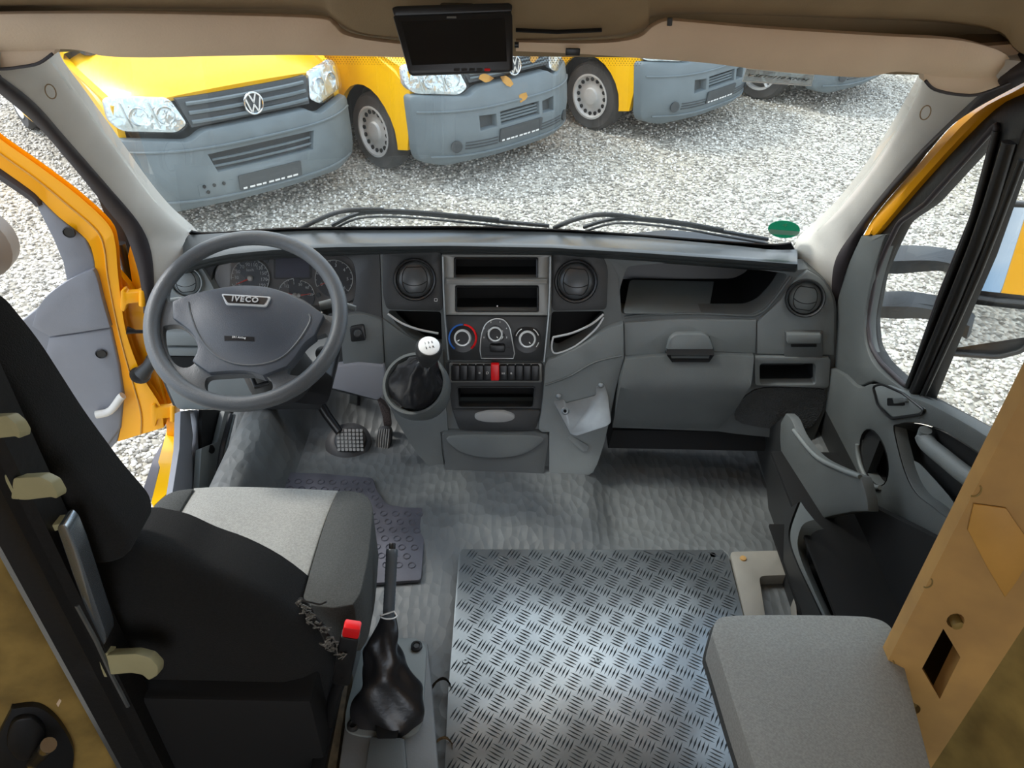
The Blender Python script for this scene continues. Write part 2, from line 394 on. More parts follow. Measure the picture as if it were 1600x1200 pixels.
# ------------------------------------------------------------------ parked vans (local frame: nose at y=0 facing -y)
def nose(x): return .30*(abs(x)/.95)**3.2
def prof(z): return interp(z, [(.18, .10), (.26, .02), (.45, 0), (.62, .02), (.74, .05), (.98, .13), (1.02, .18)])
def MV(off=0): return lambda x, z: V((x, prof(z)+nose(x)-off, z))
def wheel_parts(p, x, y, s, alloy=False):
    T = V((s, 0, 0)); c = V((x, y, .325))
    ty = lathe('tyre', [(.20, -.19), (.30, -.2), (.325, -.17), (.33, -.1), (.325, -.03), (.30, 0), (.215, .0), (.205, -.05)], c, T, G['tyre'], p, 36, local=True)
    if not alloy:
        lathe('rim', [(.001, -.06), (.215, -.06), (.215, -.01), (.218, .008), (.20, .008), (.185, -.02), (.15, -.035), (.085, -.02), (.075, .0), (.03, .005), (.0, .005)], c, T, G['rim'], ty, 32, local=True)
        bm = bmesh.new()
        for k in range(16):
            a = 2*math.pi*k/16; q = c+V((s*-.024, math.cos(a)*.166, math.sin(a)*.166))
            add_lathe(bm, [(.0, .006), (.020, .006), (.020, -.004), (0, -.004)], q, T, 8)
        build('vent_hole', bm, G['void'], ty, local=True)['kind'] = 'stuff'
    else:
        bm = bmesh.new(); add_lathe(bm, [(.19, -.06), (.215, -.06), (.215, -.01), (.218, .008), (.195, .008), (.19, -.05)], c, T, 32, False)
        build('rim', bm, G['rim'], ty, local=True)
        lathe('brake_disc', [(.19, -.07), (.0, -.07)], c, T, G['void'], ty, 24, local=True)
        for k in range(5):
            a = 2*math.pi*k/5+.3; d = V((0, math.cos(a), math.sin(a)))
            tube('spoke', [c+T*.004+d*.02, c+T*.0+d*.11, c+T*-.004+d*.2], [.036, .024, .034], G['rim'], ty, 8, flat=.5, local=True)
def emblem(p, z, r=.072):
    c = V((0, prof(z)-.04, z)); tilt = V((0, -1, .12)).normalized()
    X, Y, Z = V((1, 0, 0)), V((0, .12, 1)).normalized(), tilt
    bm = bmesh.new(); add_tube(bm, [c+X*r*math.cos(a)+Y*r*math.sin(a) for a in [2*math.pi*k/28 for k in range(28)]], r*.11, 8, closed=True)
    def st(pts):
        for a, b in zip(pts, pts[1:]):
            A, B = c+X*a[0]*r+Y*a[1]*r, c+X*b[0]*r+Y*b[1]*r; d = (B-A).normalized(); s = Z.cross(d)*r*.085
            vs = [bm.verts.new(q+Z*k) for k in (.006, -.008) for q in (A+s-d*.003, A-s-d*.003, B-s+d*.003, B+s+d*.003)]
            for f in ((0, 1, 2, 3), (4, 5, 6, 7), (0, 1, 5, 4), (2, 3, 7, 6), (1, 2, 6, 5), (0, 3, 7, 4)): bm.faces.new([vs[i] for i in f])
    st([(-.36, .88), (0, .10), (.36, .88)]); st([(-.80, .50), (-.38, -.86), (0, -.10), (.38, -.86), (.80, .50)])
    e = build('emblem', bm, G['chrome'], p, local=True)
    lathe('emblem_backing', [(0, -.012), (r, -.012), (r, -.004), (0, -.004)], c, tilt, G['bumper_d'], e, 28, local=True)
def van(label, x, y, deg, paint, style, alloy=False, wheels=True):
    o = tag(empty('van', (x, y, 0), math.radians(deg)), label, 'van', 'parked vans in the gravel yard')
    # bonnet
    rows = []
    for k in range(11):
        t = k/10; yb = lerp(.17, 1.12, t); row = []
        for i in range(-12, 13):
            u = i/12; xx = u*.93; e = nose(xx)*(1-t)*1.0
            z = lerp(.985, 1.20, t**.72) - .10*abs(u)**4 - .03*u*u; row.append((xx, yb+e-.0*t, z))
        rows.append(row)
    loft('bonnet', rows, paint, o, thick=(0, .01, -.03), local=True)
    # body sides with wheel arches
    for s in (-1, 1):
        arch = lambda cy: [(cy+.40*math.cos(a), .33+.40*math.sin(a)) for a in [math.pi*k/12 for k in range(13)]]
        ol = [(.36, .70), (.42, .30), (.53, .28)] + list(reversed(arch(.93))) + [(1.36, .26), (3.07, .26)] + list(reversed(arch(3.5))) + [(4.05, .28), (4.32, .4), (4.35, 1.1), (1.2, 1.12), (.9, 1.06), (.36, .93)]
        sg = 1 if s > 0 else -1
        plate('side_panel', ol, lambda yy, zz, s=s: V((s*(.955-.02*max(0, .5-yy)-.18*max(0, .62-yy)**1.0+.012*math.sin(zz*3)), yy, zz)), (-s*.05, 0, 0), paint, o, local=True)
        loft('wheel_arch', [[(s*(.93-d), .93+r*math.cos(a), .33+r*math.sin(a)) for a in np.linspace(-.1, 3.24, 17)] for r, d in ((.41, 0), (.41, .26), (.01, .26))], G['void'], o, local=True)
        loft('wheel_arch', [[(s*(.93-d), 3.5+r*math.cos(a), .33+r*math.sin(a)) for a in np.linspace(-.1, 3.24, 17)] for r, d in ((.41, 0), (.41, .26), (.01, .26))], G['void'], o, local=True)
        for yy in (.93, 3.5): wheel_parts(o, s*.90, yy, s, alloy)
        box('door_mirror', (s*1.03, 1.35, 1.2), (.14, .12, .24), G['bumper_d'], o, bev=.04, local=True)
    # cabin
    rows = []
    for yb, z, w in ((1.05, 1.17, .93), (1.55, 1.62, .86), (1.95, 1.93, .76), (2.4, 1.98, .76), (4.1, 1.98, .76), (4.35, 1.1, .93)):
        rows.append([(-.94, yb+.05, 1.1), (-w, yb+.02, z-.03), (-w+.12, yb, z), (w-.12, yb, z), (w, yb+.02, z-.03), (.94, yb+.05, 1.1)])
    loft('cabin', rows, paint, o, local=True)
    plate('windscreen', rpoly([(-.84, 1.1), (.84, 1.1), (.72, 1.9), (-.72, 1.9)], .06), lambda a, b: V((a, 1.10+(b-1.17)*1.12-.02, b+.02)), (0, .01, -.005), G['vanglass'], o, local=True)
    for s in (-1, 1):
        plate('side_window', rpoly([(1.3, 1.16), (2.1, 1.16), (2.1, 1.8), (1.85, 1.8)], .05), lambda a, b, s=s: V((s*(.95-.2*(b-1.1)), a, b)), (-s*.01, 0, 0), G['vanglass'], o, local=True)
    # bumper wrapped round the nose
    xs = .95; bz = .755 if style == 1 else .80
    holes = [[(-.40, .47), (.40, .47), (.44, .60), (-.44, .60)]] if style == 1 else [[(-.24, .48), (.24, .48), (.24, .585), (-.24, .585)], [(-.46, .47), (-.29, .48), (-.29, .575), (-.46, .585)], [(.29, .48), (.46, .47), (.46, .585), (.29, .575)]]
    ol = rpoly([(-xs, .34), (-.92, .24), (-.74, .19), (.74, .19), (.92, .24), (xs, .34), (xs, bz-.03), (.52, bz-.06), (.42, bz), (-.42, bz), (-.52, bz-.06), (-xs, bz-.03)], .05)
    b = plate('bumper', ol, MV(.035), (0, .09, 0), G['bumper'], o, holes=holes, grid=.07, bev=.012, local=True)
    for h in holes: plate('bumper_grille', h, MV(-.03), (0, .01, 0), G['bumper_d'], b, local=True)
    hx = .41 if style == 1 else .235
    for zz in (.505, .55) if style == 1 else (.505, .53, .555): tube('grille_bar', [MV(.0)(x_, zz) for x_ in np.linspace(-hx, hx, 11)], .009, G['bumper'], b, 6, local=True)
    tube('bumper_crease', [MV(.04)(x_, .645) for x_ in np.linspace(-.93, .93, 25)], .010, G['bumper'], b, 6, local=True)
    tube('bumper_crease', [MV(.04)(x_, .285) for x_ in np.linspace(-.86, .86, 25)], .010, G['bumper'], b, 6, local=True)
    if style == 2:
        for s in (-1, 1):
            lathe('fog_lamp', [(.045, -.01), (.05, .01), (.04, .012), (0, .004)], MV(.045)(s*.68, .37), (s*.45, -1, 0), G['bumper_d'], b, 20, local=True)
            for zz in (.34, .365, .39): tube('grille_bar', [MV(.038)(s*x_, zz) for x_ in np.linspace(.28, .6, 7)], .006, G['bumper_d'], b, 5, local=True)
    else:
        plate('tow_cover', rpoly([(-.56, .31), (-.30, .31), (-.30, .40), (-.56, .40)], .01), MV(.04), (0, .01, 0), G['bumper'], b, local=True)
        for q in (-.52, -.45, -.38, -.5): lathe('clip_hole', [(0, .004), (.013, .004), (.013, -.004), (0, -.004)], MV(.044)(q, .385 if q != -.5 else .34), (0, -1, 0), G['void'], b, 10, local=True)
    pz = .36 if style == 1 else .395
    pl = plate('plate_holder', rrect(-.265, pz-.055, .265, pz+.06, .01), MV(.05), (0, .012, 0), G['bumper_d'], o, local=True)
    for k in range(9): plate('print_strip', [(-.24+k*.053, pz-.048), (-.24+k*.053+(.042 if k % 3 else .03), pz-.048), (-.24+k*.053+(.042 if k % 3 else .03), pz-.034), (-.24+k*.053, pz-.034)], MV(.0515), (0, .001, 0), G['white'], pl, local=True)
    # upper grille and head lamps
    gz = (.775, .955) if style == 1 else (.83, .975)
    gr = plate('grille', [(-.48, gz[0]), (.48, gz[0]), (.52, gz[1]), (-.52, gz[1])], MV(.0), (0, .05, 0), G['bumper_d'], o, grid=.1, local=True)
    for zz in np.linspace(gz[0]+.035, gz[1]-.03, 3 if style == 1 else 4): tube('grille_bar', [MV(.012)(x_, zz) for x_ in np.linspace(-.47, .47, 13)], .014 if style == 1 else .008, G['bumper'], gr, 6, local=True)
    emblem(o, .868 if style == 1 else .90)
    for s in (-1, 1):
        hl = [(s*.50, .80), (s*.58, .755), (s*.90, .775), (s*.945, .83), (s*.93, .965), (s*.86, .985), (s*.56, .965)]
        a = plate('headlight', rpoly(hl, .03), MV(-.005), (0, .05, 0), G['headlamp'], o, grid=.06, bev=.01, local=True)
        plate('lamp_lens', rpoly(hl, .03), MV(.022), (0, .004, 0), G['glass2'], a, grid=.06, local=True)
        for q in (.62, .78): lathe('lamp_bowl', [(.001, -.036), (.066, -.036), (.066, .004), (.060, .008), (.045, -.02), (.02, -.03), (0, -.03)], MV(.006)(s*q, .868), (s*.35, -1, 0), G['chrome'], a, 20, local=True)
        for q in (.70, .86): tube('lamp_divider', [MV(.004)(s*(q-.02), .79), MV(.004)(s*q, .95)], .006, G['rim'], a, 6, local=True)
    box('underbody', (0, 2.25, .5), (1.5, 3.9, .5), G['void'], o, local=True)
    o.scale = (.95, 1, 1); return o
van('yellow van with raised bonnet line, two headlamps and grey bumper, nearest the windscreen', -1.83, 5.55, 42.5, G['yellow'], 1)
v2 = van('yellow van with grey bumper half hidden below the black ceiling monitor', .03, 6.63, 45, G['yellow'], 2)
van('yellow van farthest right of the three yellow vans, steel wheel beside its grey bumper', 2.0, 7.88, 46.5, G['yellow'], 2)
G['silverpaint'] = mat('silver_paint', (196, 200, 200), .3, .2, coat=.5)
van('pale silver van with a spoked alloy wheel, behind the clear film strip', 4.0, 9.1, 47, G['silverpaint'], 2, True)
# yellow dry leaves caught in the middle van's grille
for k, (lx, lz) in enumerate(((-.36, .86), (.25, .93), (-.12, .80), (.02, .66))):
    c = Matrix.LocRotScale(v2.location, v2.rotation_euler, v2.scale) @ (MV(.05)(lx, lz)); a = k*1.3
    bm = bmesh.new(); vs = [bm.verts.new(c+V((math.cos(a+t)*r, -.01*math.sin(3*t), math.sin(a+t)*r))) for t, r in ((0, .075), (.5, .045), (1.2, .032), (1.9, .036), (2.6, .045), (3.3, .05), (4.1, .03), (4.9, .034), (5.7, .05))]
    bm.faces.new(vs); bmesh.ops.solidify(bm, geom=bm.faces[:], thickness=.002)
    tag(build('leaf', bm, G['amber'], pivot=c), ['dry yellow leaf low on the left of the middle van grille', 'dry yellow leaf at the upper right of the middle van grille', 'dry yellow leaf on the bumper edge under the middle van grille', 'dry pale leaf on the lower bumper grille of the middle van'][k], 'leaf', 'dry leaves on the middle van')

# ------------------------------------------------------------------ cab shell
LW = .97
def floor():
    rows = []
    for j in range(61):
        y = lerp(-2.6, .3, j/6) if j <= 6 else lerp(.3, 2.22, (j-6)/54); row = []
        for i in range(77):
            x = lerp(-.96, .96, i/76); z = FZ
            z += max(0, y-1.93)*1.05
            def sm(a, b, v): t = min(1, max(0, (v-a)/(b-a))); return t*t*(3-2*t)
            z += .17*sm(-.63, -.72, x)*sm(-.85, -.77, x)*sm(1.05, 1.45, y)-.22*sm(-.85, -.88, x)*sm(.9, 1.0, y) if x < -.6 else 0
            z += .16*sm(.80, .93, x)*sm(1.1, 1.5, y) if x > 0 else 0
            if x > .25 and y > 1.4: z -= .03*sm(.27, .33, x)*sm(.86, .80, x)*sm(1.47, 1.55, y)*sm(1.98, 1.92, y)
            if -.28 < x < .3 and y > 1.2: z += .02*sm(-.28, -.2, x)*sm(.3, .24, x)*sm(1.35, 1.5, y)
            row.append((x, y, z))
        rows.append(row)
    f = loft('floor', rows, G['floor'], thick=(0, 0, -.05)); f['kind'] = 'structure'
floor()
# firewall below the windscreen, scuttle and own bonnet outside
s = struct('wall_front')
box('firewall', (0, 2.16, 1.16), (1.9, .03, .5), G['dash_light'], s)
loft('scuttle', [[(x, 2.16+.0*x, 1.44-.03*x*x) for x in np.linspace(-.95, .95, 9)], [(x, 2.42, 1.32-.05*x*x) for x in np.linspace(-.95, .95, 9)]], G['black'], s, thick=(0, 0, -.04))
loft('bonnet', [[(x, yy, zz-.08*x*x) for x in np.linspace(-.93, .93, 9)] for yy, zz in ((2.43, 1.31), (2.7, 1.16), (2.85, 1.0), (2.9, .6))], G['yellow_d'], s, thick=(0, -.02, -.03))
# windscreen surface
def ybase(px): return 2.13-.13*((px-770)/480.0)**2
def ytop(px): return 1.47-.10*((px-770)/680.0)**2
def gtop(px): return interp(px, [(60, 84), (110, 80), (600, 86), (1000, 90), (1290, 112), (1446, 118)])
def gbot(px): return interp(px, [(270, 350), (300, 364), (350, 361), (500, 354), (700, 353), (860, 358), (1000, 367), (1150, 381), (1210, 388), (1260, 386)])
def yglass(px, py):
    t = (py-95)/(365-95); return lerp(ytop(px), ybase(px), t)
def MG(off=0): return lambda px, py: Yp(px, py, yglass(px, py)+off)
GL = [(70, 84), (126, 163), (183, 238), (225, 295), (262, 342), (285, 360), (310, 366)]
GR = [(1452, 120), (1424, 169), (1390, 225), (1356, 274), (1310, 328), (1262, 378), (1240, 388)]
w = struct('window_1')
gout = GL + [(x, gbot(x)+4) for x in (350, 500, 700, 860, 1000, 1150)] + list(reversed(GR)) + [(x, gtop(x)-26) for x in (1300, 1000, 700, 400, 110)]
plate('windscreen_glass', gout, MG(0), (0, .005, .004), G['glass'], w, grid=60)
fr = sp2([(300, 361), (304, 363), (330, 365), (420, 359), (500, 357), (700, 355), (860, 359), (1000, 368), (1100, 376), (1170, 381), (1210, 383), (1236, 380)], 3)
fo = sp2([(292, 368), (300, 376), (330, 376), (420, 370), (500, 367), (700, 365), (860, 371), (1000, 382), (1100, 391), (1170, 398), (1215, 401), (1244, 394)], 3)
bm = bmesh.new(); add_plate(bm, fr+list(reversed(fo)), MG(-.004), (0, .003, .003), grid=30)
build('frit_band', bm, G['black'], w)
bm = bmesh.new()
for px in np.arange(506, 1002, 4.4):                    # dotted shade band below the header
    for j in range(5):
        if px < 645 or px > 806:
            a = MG(-.003)(px+(j % 2)*2.2, gtop(px)+1+j*3.4-(0 if px < 645 else 2)); r = .0013*(1-.1*j); vs = [bm.verts.new(a+V((r*math.cos(k), .0, r*math.sin(k)))) for k in (0, 1.57, 3.14, 4.71)]; bm.faces.new(vs)
o = build('dotted_band', bm, G['black'], w); o['kind'] = 'stuff'
# A pillars
def strip(name, A, B, ya, yb, m, parent, thick, n=5, bulge=.0):
    A = sp2(A, n); B = sp2(B, n); k = min(len(A), len(B)); rows = []
    for i in range(k):
        a, b = Yp(A[i][0], A[i][1], ya(A[i])), Yp(B[i][0], B[i][1], yb(B[i])); d = (CAM-(a+b)/2).normalized()
        rows.append([a.lerp(b, t)+d*bulge*4*t*(1-t) for t in (0, .2, .4, .6, .8, 1)])
    return loft(name, rows, m, parent, thick=thick)
def cap_ring(c, n, p):
    x, y, z = frame(n); tube('cap_ring', [c+x*.008*math.cos(a)+y*.012*math.sin(a) for a in [2*math.pi*k/18 for k in range(18)]], .0011, G['liner'], p, 5, closed=True)
p = struct('trim_1')
PLo = [(-40, 92), (0, 121), (54, 163), (105, 220), (168, 292), (216, 349), (234, 388), (240, 430), (240, 480)]
PLi = [(84, 60), (84, 106), (126, 163), (183, 238), (225, 295), (262, 338), (300, 372), (318, 398), (330, 440)]
yl = lambda q: interp(q[1], [(60, 1.36), (120, 1.40), (370, 2.0), (480, 1.98)])
yo = lambda q: interp(q[1], [(60, 1.24), (120, 1.28), (370, 1.86), (480, 1.90)])
strip('pillar_cover', PLi, PLo, yl, yo, G['trim_l'], p, (-.01, .05, .01), bulge=.012)
strip('door_seal', [(-60, 80)]+PLo[1:], [(-80, 90), (0, 147), (60, 199), (120, 268), (168, 328), (195, 364), (214, 418), (222, 460), (224, 490)], lambda q: yo(q)-.005, lambda q: yo(q)-.03, G['seal'], p, (-.01, .05, .01), bulge=.014)
cap_ring(Yp(79, 143, 1.375), V((.45, -.8, .3)), p)
p = struct('trim_2')
PRo = [(1600, 96), (1532, 148), (1450, 225), (1410, 268), (1367, 319), (1330, 368), (1307, 405), (1300, 440), (1302, 480)]
PRi = [(1452, 84), (1444, 130), (1424, 169), (1390, 225), (1356, 274), (1310, 330), (1266, 371), (1246, 392), (1240, 425)]
strip('pillar_cover', PRi, PRo, yl, yo, G['trim_l'], p, (.01, .05, .01), bulge=.012)
strip('door_seal', PRo, [(1660, 100), (1600, 129), (1502, 184), (1455, 232), (1431, 262), (1367, 337), (1334, 400), (1322, 445), (1320, 490)], lambda q: yo(q)-.005, lambda q: yo(q)-.03, G['seal'], p, (.01, .05, .01), bulge=.014)
cap_ring(Yp(1446, 176, 1.385), V((-.45, -.8, .3)), p)
# headliner: header over the windscreen, overhead panel, cab roof
c = struct('ceiling')
X9 = np.linspace(-120, 1720, 24)
loft('header', [[Yp(x, gtop(x)+0, ytop(x)-.02) for x in X9], [Yp(x, gtop(x)-14, ytop(x)-.05) for x in X9], [Yp(x, gtop(x)-40, 1.36) for x in X9], [Yp(x, 5, 1.33) for x in X9]], G['liner'], c, thick=(0, .02, .03))
ot = [(-120, 22), (0, 12), (250, 14), (480, 16), (520, 34), (560, 54), (640, 62), (830, 64), (960, 58), (1010, 44), (1040, 22), (1300, 28), (1480, 36), (1560, 52), (1590, 84), (1640, 100), (1720, 90)]
oa = sp2(ot, 4)
loft('overhead_panel', [[Yp(x, y, 1.325) for x, y in oa], [Yp(x, y-5, 1.27) for x, y in oa], [Yp(x, min(y, 40)-18, 1.25) for x, y in oa], [Yp(x, -60, 1.18) for x, y in oa], [V((Yp(x, -60, 1.18).x, 1.05, 2.62)) for x, y in oa]], G['liner'], c, thick=(0, .02, .03))
tube('overhead_slot', [Yp(x, y, 1.262) for x, y in ((806, 47), (870, 50), (940, 47))], .006, G['void'], c, 8, flat=.5)
box('roof', (0, 0, 2.80), (2.0, 3.2, .04), G['trim_l'], c)  # cargo roof out of view, cut short to let sky light in behind
box('roof_front', (0, 1.45, 2.55), (1.9, .7, .04), G['yellow_d'], c)
for s, nm in ((-1, 'wall_left'), (1, 'wall_right')):
    q = struct(nm)
    box('cargo_side', (s*1.0, -1.0, 1.85), (.03, 3.4, 1.9), G['tan'], q)
    box('roof_side', (s*.97, 1.1, 2.6), (.05, 1.3, .36), G['yellow_d'], q)
    if s > 0: q2 = q; box('outer_skin', (1.035, -.6, 1.7), (.03, 3.0, 2.2), G['skin'], q); plate('side_window', rrect(-.05, 1.45, .6, 2.05, .08), lambda a, b: V((1.062, a, b)), (-.012, 0, 0), G['sealb'], q); plate('side_window_glass', rrect(-.01, 1.5, .56, 2.0, .06), lambda a, b: V((1.066, a, b)), (-.004, 0, 0), G['vanglass'], q); box('side_handle', (1.065, .3, 1.28), (.03, .14, .05), G['sealb'], q, bev=.01)
# bulkhead frame posts either side of the opening
q = struct('wall_rear')
def post(nm, segs, m, parent):                      # segs: list of (X, Y) plan points
    bm = bmesh.new(); zs = np.linspace(FZ, 2.75, 12); add_loft(bm, [[(x, y, z) for x, y in segs] for z in zs]); 
    return build(nm, bm, m, parent)
aR = (Yp(1600, 590, .78).x+Yp(1310, 1200, .78).x)/2
xa, xb = aR, Yp(1455, 1200, .72).x
bm = bmesh.new(); PMr = lambda x, z: V((x, lerp(.78, .72, (x-xa)/(xb-xa)), z))
hole_c = Yp(1468, 1040, .75); 
hpx = [Yp(a, b, .75) for a, b in ((1478, 990), (1497, 1020), (1464, 1083), (1444, 1052))]
hl = [(v.x, v.z) for v in hpx]
bl = [[(v.x+r*.75*math.cos(t), v.z+r*1.2*math.sin(t)) for t in [2*math.pi*k/14 for k in range(14)]] for v, r in ((Yp(1500, 983, .74), .014), (Yp(1428, 1108, .75), .012))]
add_plate(bm, [(xa, FZ), (xb, FZ), (xb, 2.75), (xa, 2.75)], PMr, (0, .025, 0), holes=[hl]+bl, grid=0)
build('post_face', bm, G['tan'], q)
post('post_return', [(xb, .72), (xb+.02, .70), (1.0, .30), (1.0, .28)], G['tan_d'], q)  # darker tan carries the shade on this face
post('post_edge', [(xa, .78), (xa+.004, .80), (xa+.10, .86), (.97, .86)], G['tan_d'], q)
plate('post_inner', [(xa+.09, FZ), (xb+.1, FZ), (xb+.1, 2.75), (xa+.09, 2.75)], lambda x, z: V((x, .84, z)), (0, .01, 0), G['sealb'], q)
t1 = [Yp(a, b, .745) for a, b in ((1538, 812), (1580, 806), (1600, 835), (1600, 870), (1582, 900), (1565, 925), (1545, 890), (1526, 850))]
plate('tape_patch', [(v.x, v.z) for v in t1], lambda x, z: PMr(x, z)-V((0, .004, 0)), (0, .002, 0), G['amber'], q, bev=.0008)
for a, b, r, in ((1500, 983, .009), (1428, 1108, .008)):
    lathe('bolt', [(r*.4, .006), (r, .004), (r, -.02), (0, -.02)], Yp(a-4, b-8, .755), (0, -1, 0), G['tan_d'], q, 12)
for a, b in ((1540, 790), (1462, 935), (1345, 1160), (1400, 1060)): 
    v = Yp(a, b, .75); tube('scratch', [PMr(v.x+.006*math.cos(t), v.z+.011*math.sin(t))-V((0, .001, 0)) for t in np.linspace(-1.9, 1.2, 7)], .0012, G['tan_d'], q, 5)
xL = (Yp(0, 620, .78).x+Yp(245, 1200, .78).x)/2; xM = (Yp(0, 850, .76).x+Yp(187, 1200, .76).x)/2
post('door_track', [(xL+.005, .82), (xL, .775), (xL-.012, .765), (xL-.02, .775), (xL-.03, .765), (xL-.045, .765), (xM+.004, .757), (xM-.02, .77)], G['sealb'], q)
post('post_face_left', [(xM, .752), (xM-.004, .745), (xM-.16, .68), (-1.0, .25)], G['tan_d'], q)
post('post_back_left', [(xL, .82), (xM-.1, .82), (-.97, .82)], G['sealb'], q)
# ------------------------------------------------------------------ dashboard
def yd0(py): return interp(py, [(385, 1.96), (400, 1.975), (440, 1.945), (490, 1.915), (530, 1.89), (580, 1.87), (640, 1.84), (690, 1.80), (750, 1.725)])
def yd(px, py, off=0):
    k = abs(px-775)/480.0
    return yd0(py) - .05*k*k*k + off
def MD(off=0): return lambda px, py: Yp(px, py, yd(px, py, off))
EY = V((0, 1, 0))
dash = thing('dashboard', 'grey and black plastic dashboard running below the windscreen, with centre console', 'dashboard', (0, 1.9, FZ))
lipy = lambda px: interp(px, [(285, 416), (310, 405), (350, 395), (420, 388), (520, 383), (700, 381), (860, 384), (1000, 392), (1100, 399), (1180, 405), (1245, 410)])
PX = np.linspace(286, 1246, 41)
ylip = lambda px: 1.95-.07*((px-770)/480)**2
def drow(f, y): return [Yp(x, f(x), y(x)) for x in PX]
rows = [drow(lambda x: gbot(min(max(x, 300), 1240))+3, lambda x: ybase(x)-.01)]
rows += [drow(lambda x, t=t: lerp(gbot(min(max(x, 300), 1240))+4, lipy(x), t), lambda x, t=t: lerp(ybase(x)-.01, ylip(x), t)+.0) for t in (.3, .6, .85)]
rows += [drow(lipy, ylip), drow(lambda x: lipy(x)+3, lambda x: ylip(x)-.008), drow(lambda x: lipy(x)+7, lambda x: ylip(x)-.006), drow(lambda x: lipy(x)+11, lambda x: ylip(x)+.006), drow(lambda x: lipy(x)+13, lambda x: ylip(x)+.05)]
loft('top_pad', rows, G['dash_pad'], dash, thick=(0, .012, -.014))
# left face with instrument opening
clus = sp2([(334, 452), (331, 432), (340, 414), (368, 404), (430, 401), (520, 399), (548, 406), (556, 432), (553, 468), (540, 484), (480, 490), (400, 488), (345, 478)], 4, True)
fl = [(258, 430), (275, 418), (300, 412), (350, 405), (420, 398), (520, 394), (593, 394), (597, 500), (601, 560), (590, 626), (545, 616), (512, 608), (500, 640), (300, 640), (270, 634), (252, 590), (246, 500)]
plate('driver_fascia', fl, MD(.0), (0, .05, 0), G['dash_dark'], dash, holes=[clus], grid=40, bev=.004, open_back=True)
recess('cluster_hood', clus, MD(.001), (0, .05, -.012), G['dash_dark'], dash)
MC = lambda px, py: MD(.0)(px, py)+V((0, .045, -.011))
def upat(M, px, py): return (M(px, py-4)-M(px, py)).normalized()
cp = plate('instrument_panel', clus, MC, (0, .01, 0), mat('instrument_face', (112, 108, 106), .35), dash)
lens = plate('cluster_lens', clus, lambda a, b: MD(.012)(a, b), (0, .002, 0), glass('cluster_lens', (235, 235, 235), .02, .5), dash)
def gauge(cx, cy, r, name, labels, a0, a1, needle, rr=.72):
    f = V((0, -.9, .44))
    c = MC(cx, cy)+V((0, -.004, .002)); R = r*2.2/1200; rgt = V((1, 0, 0)); uv = upat(MC, cx, cy); nn = rgt.cross(uv)
    g = build(name, add_lathe(bmesh.new(), [(0, .0), (R, .0), (R, -.006), (0, -.006)], c, nn, 40), mat(name+'_face', (40, 40, 46), .4), dash)
    P = lambda a, q, k=.002: c+nn*k+(rgt*math.cos(math.radians(a))+uv*math.sin(math.radians(a)))*R*q
    tube('gauge_ring', [P(a, .99) for a in np.linspace(a0, a1, 30)], R*.025, G['white'], g, 5)
    bm = bmesh.new(); n = 2*(len(labels)-1)
    for k in range(n+1):
        a = lerp(a0, a1, k/n); add_tube(bm, [P(a, .97), P(a, .86 if k % 2 == 0 else .91)], R*.022, 4)
    build('tick', bm, G['white'], g)['kind'] = 'stuff'
    for k, l in enumerate(labels): text('numeral', l, R*.25, P(lerp(a0, a1, k/(len(labels)-1)), rr), rgt, uv, G['white'], g, .0002)
    build('needle', add_tube(bmesh.new(), [P(needle, .02, .005), P(needle, .8, .005)], [R*.05, R*.02], 6), G['orange'], g)
    lathe('needle_hub', [(R*.15, .0), (R*.15, .006), (R*.1, .009), (0, .009)], c, nn, mat('hub_cap_'+name, (214, 206, 196), .4), g, 20)
    return g, P, rgt, uv, R
g, P, a, b, R = gauge(384, 441, 30, 'speedometer', ['10', '30', '50', '70', '90', '110', '130', '150', '170', '190'], 205, -30, 205)
text('gauge_unit', 'km/h', R*.2, P(90, .42), a, b, G['white'], g, .0002)
gauge(517, 442, 30, 'tachometer', ['0', '1', '2', '3', '4', '5', '6'], 205, -40, 205)
gauge(455, 468, 27, 'fuel_gauge', ['0', '1/2', '1'], 170, 95, 165); gauge(462, 468, 24, 'temperature_gauge', ['50', '90', '130'], 85, 5, 10)
sc = plate('display_frame', rrect(421, 404, 481, 441, 3), lambda a, b: MC(a, b)+V((0, -.006, 0)), (0, .006, 0), G['dash_dark'], dash)
plate('display_screen', rrect(424, 406, 478, 438, 2), lambda a, b: MC(a, b)+V((0, -.008, 0)), (0, .003, 0), mat('lcd_screen', (92, 92, 108), .15), sc)
for a, b in ((409, 412), (491, 414), (492, 467)): lathe('panel_stud', [(.007, .002), (.007, -.002), (0, -.002)], MC(a, b)+V((0, -.004, 0)), (0, -.9, .4), G['black'], dash, 14)
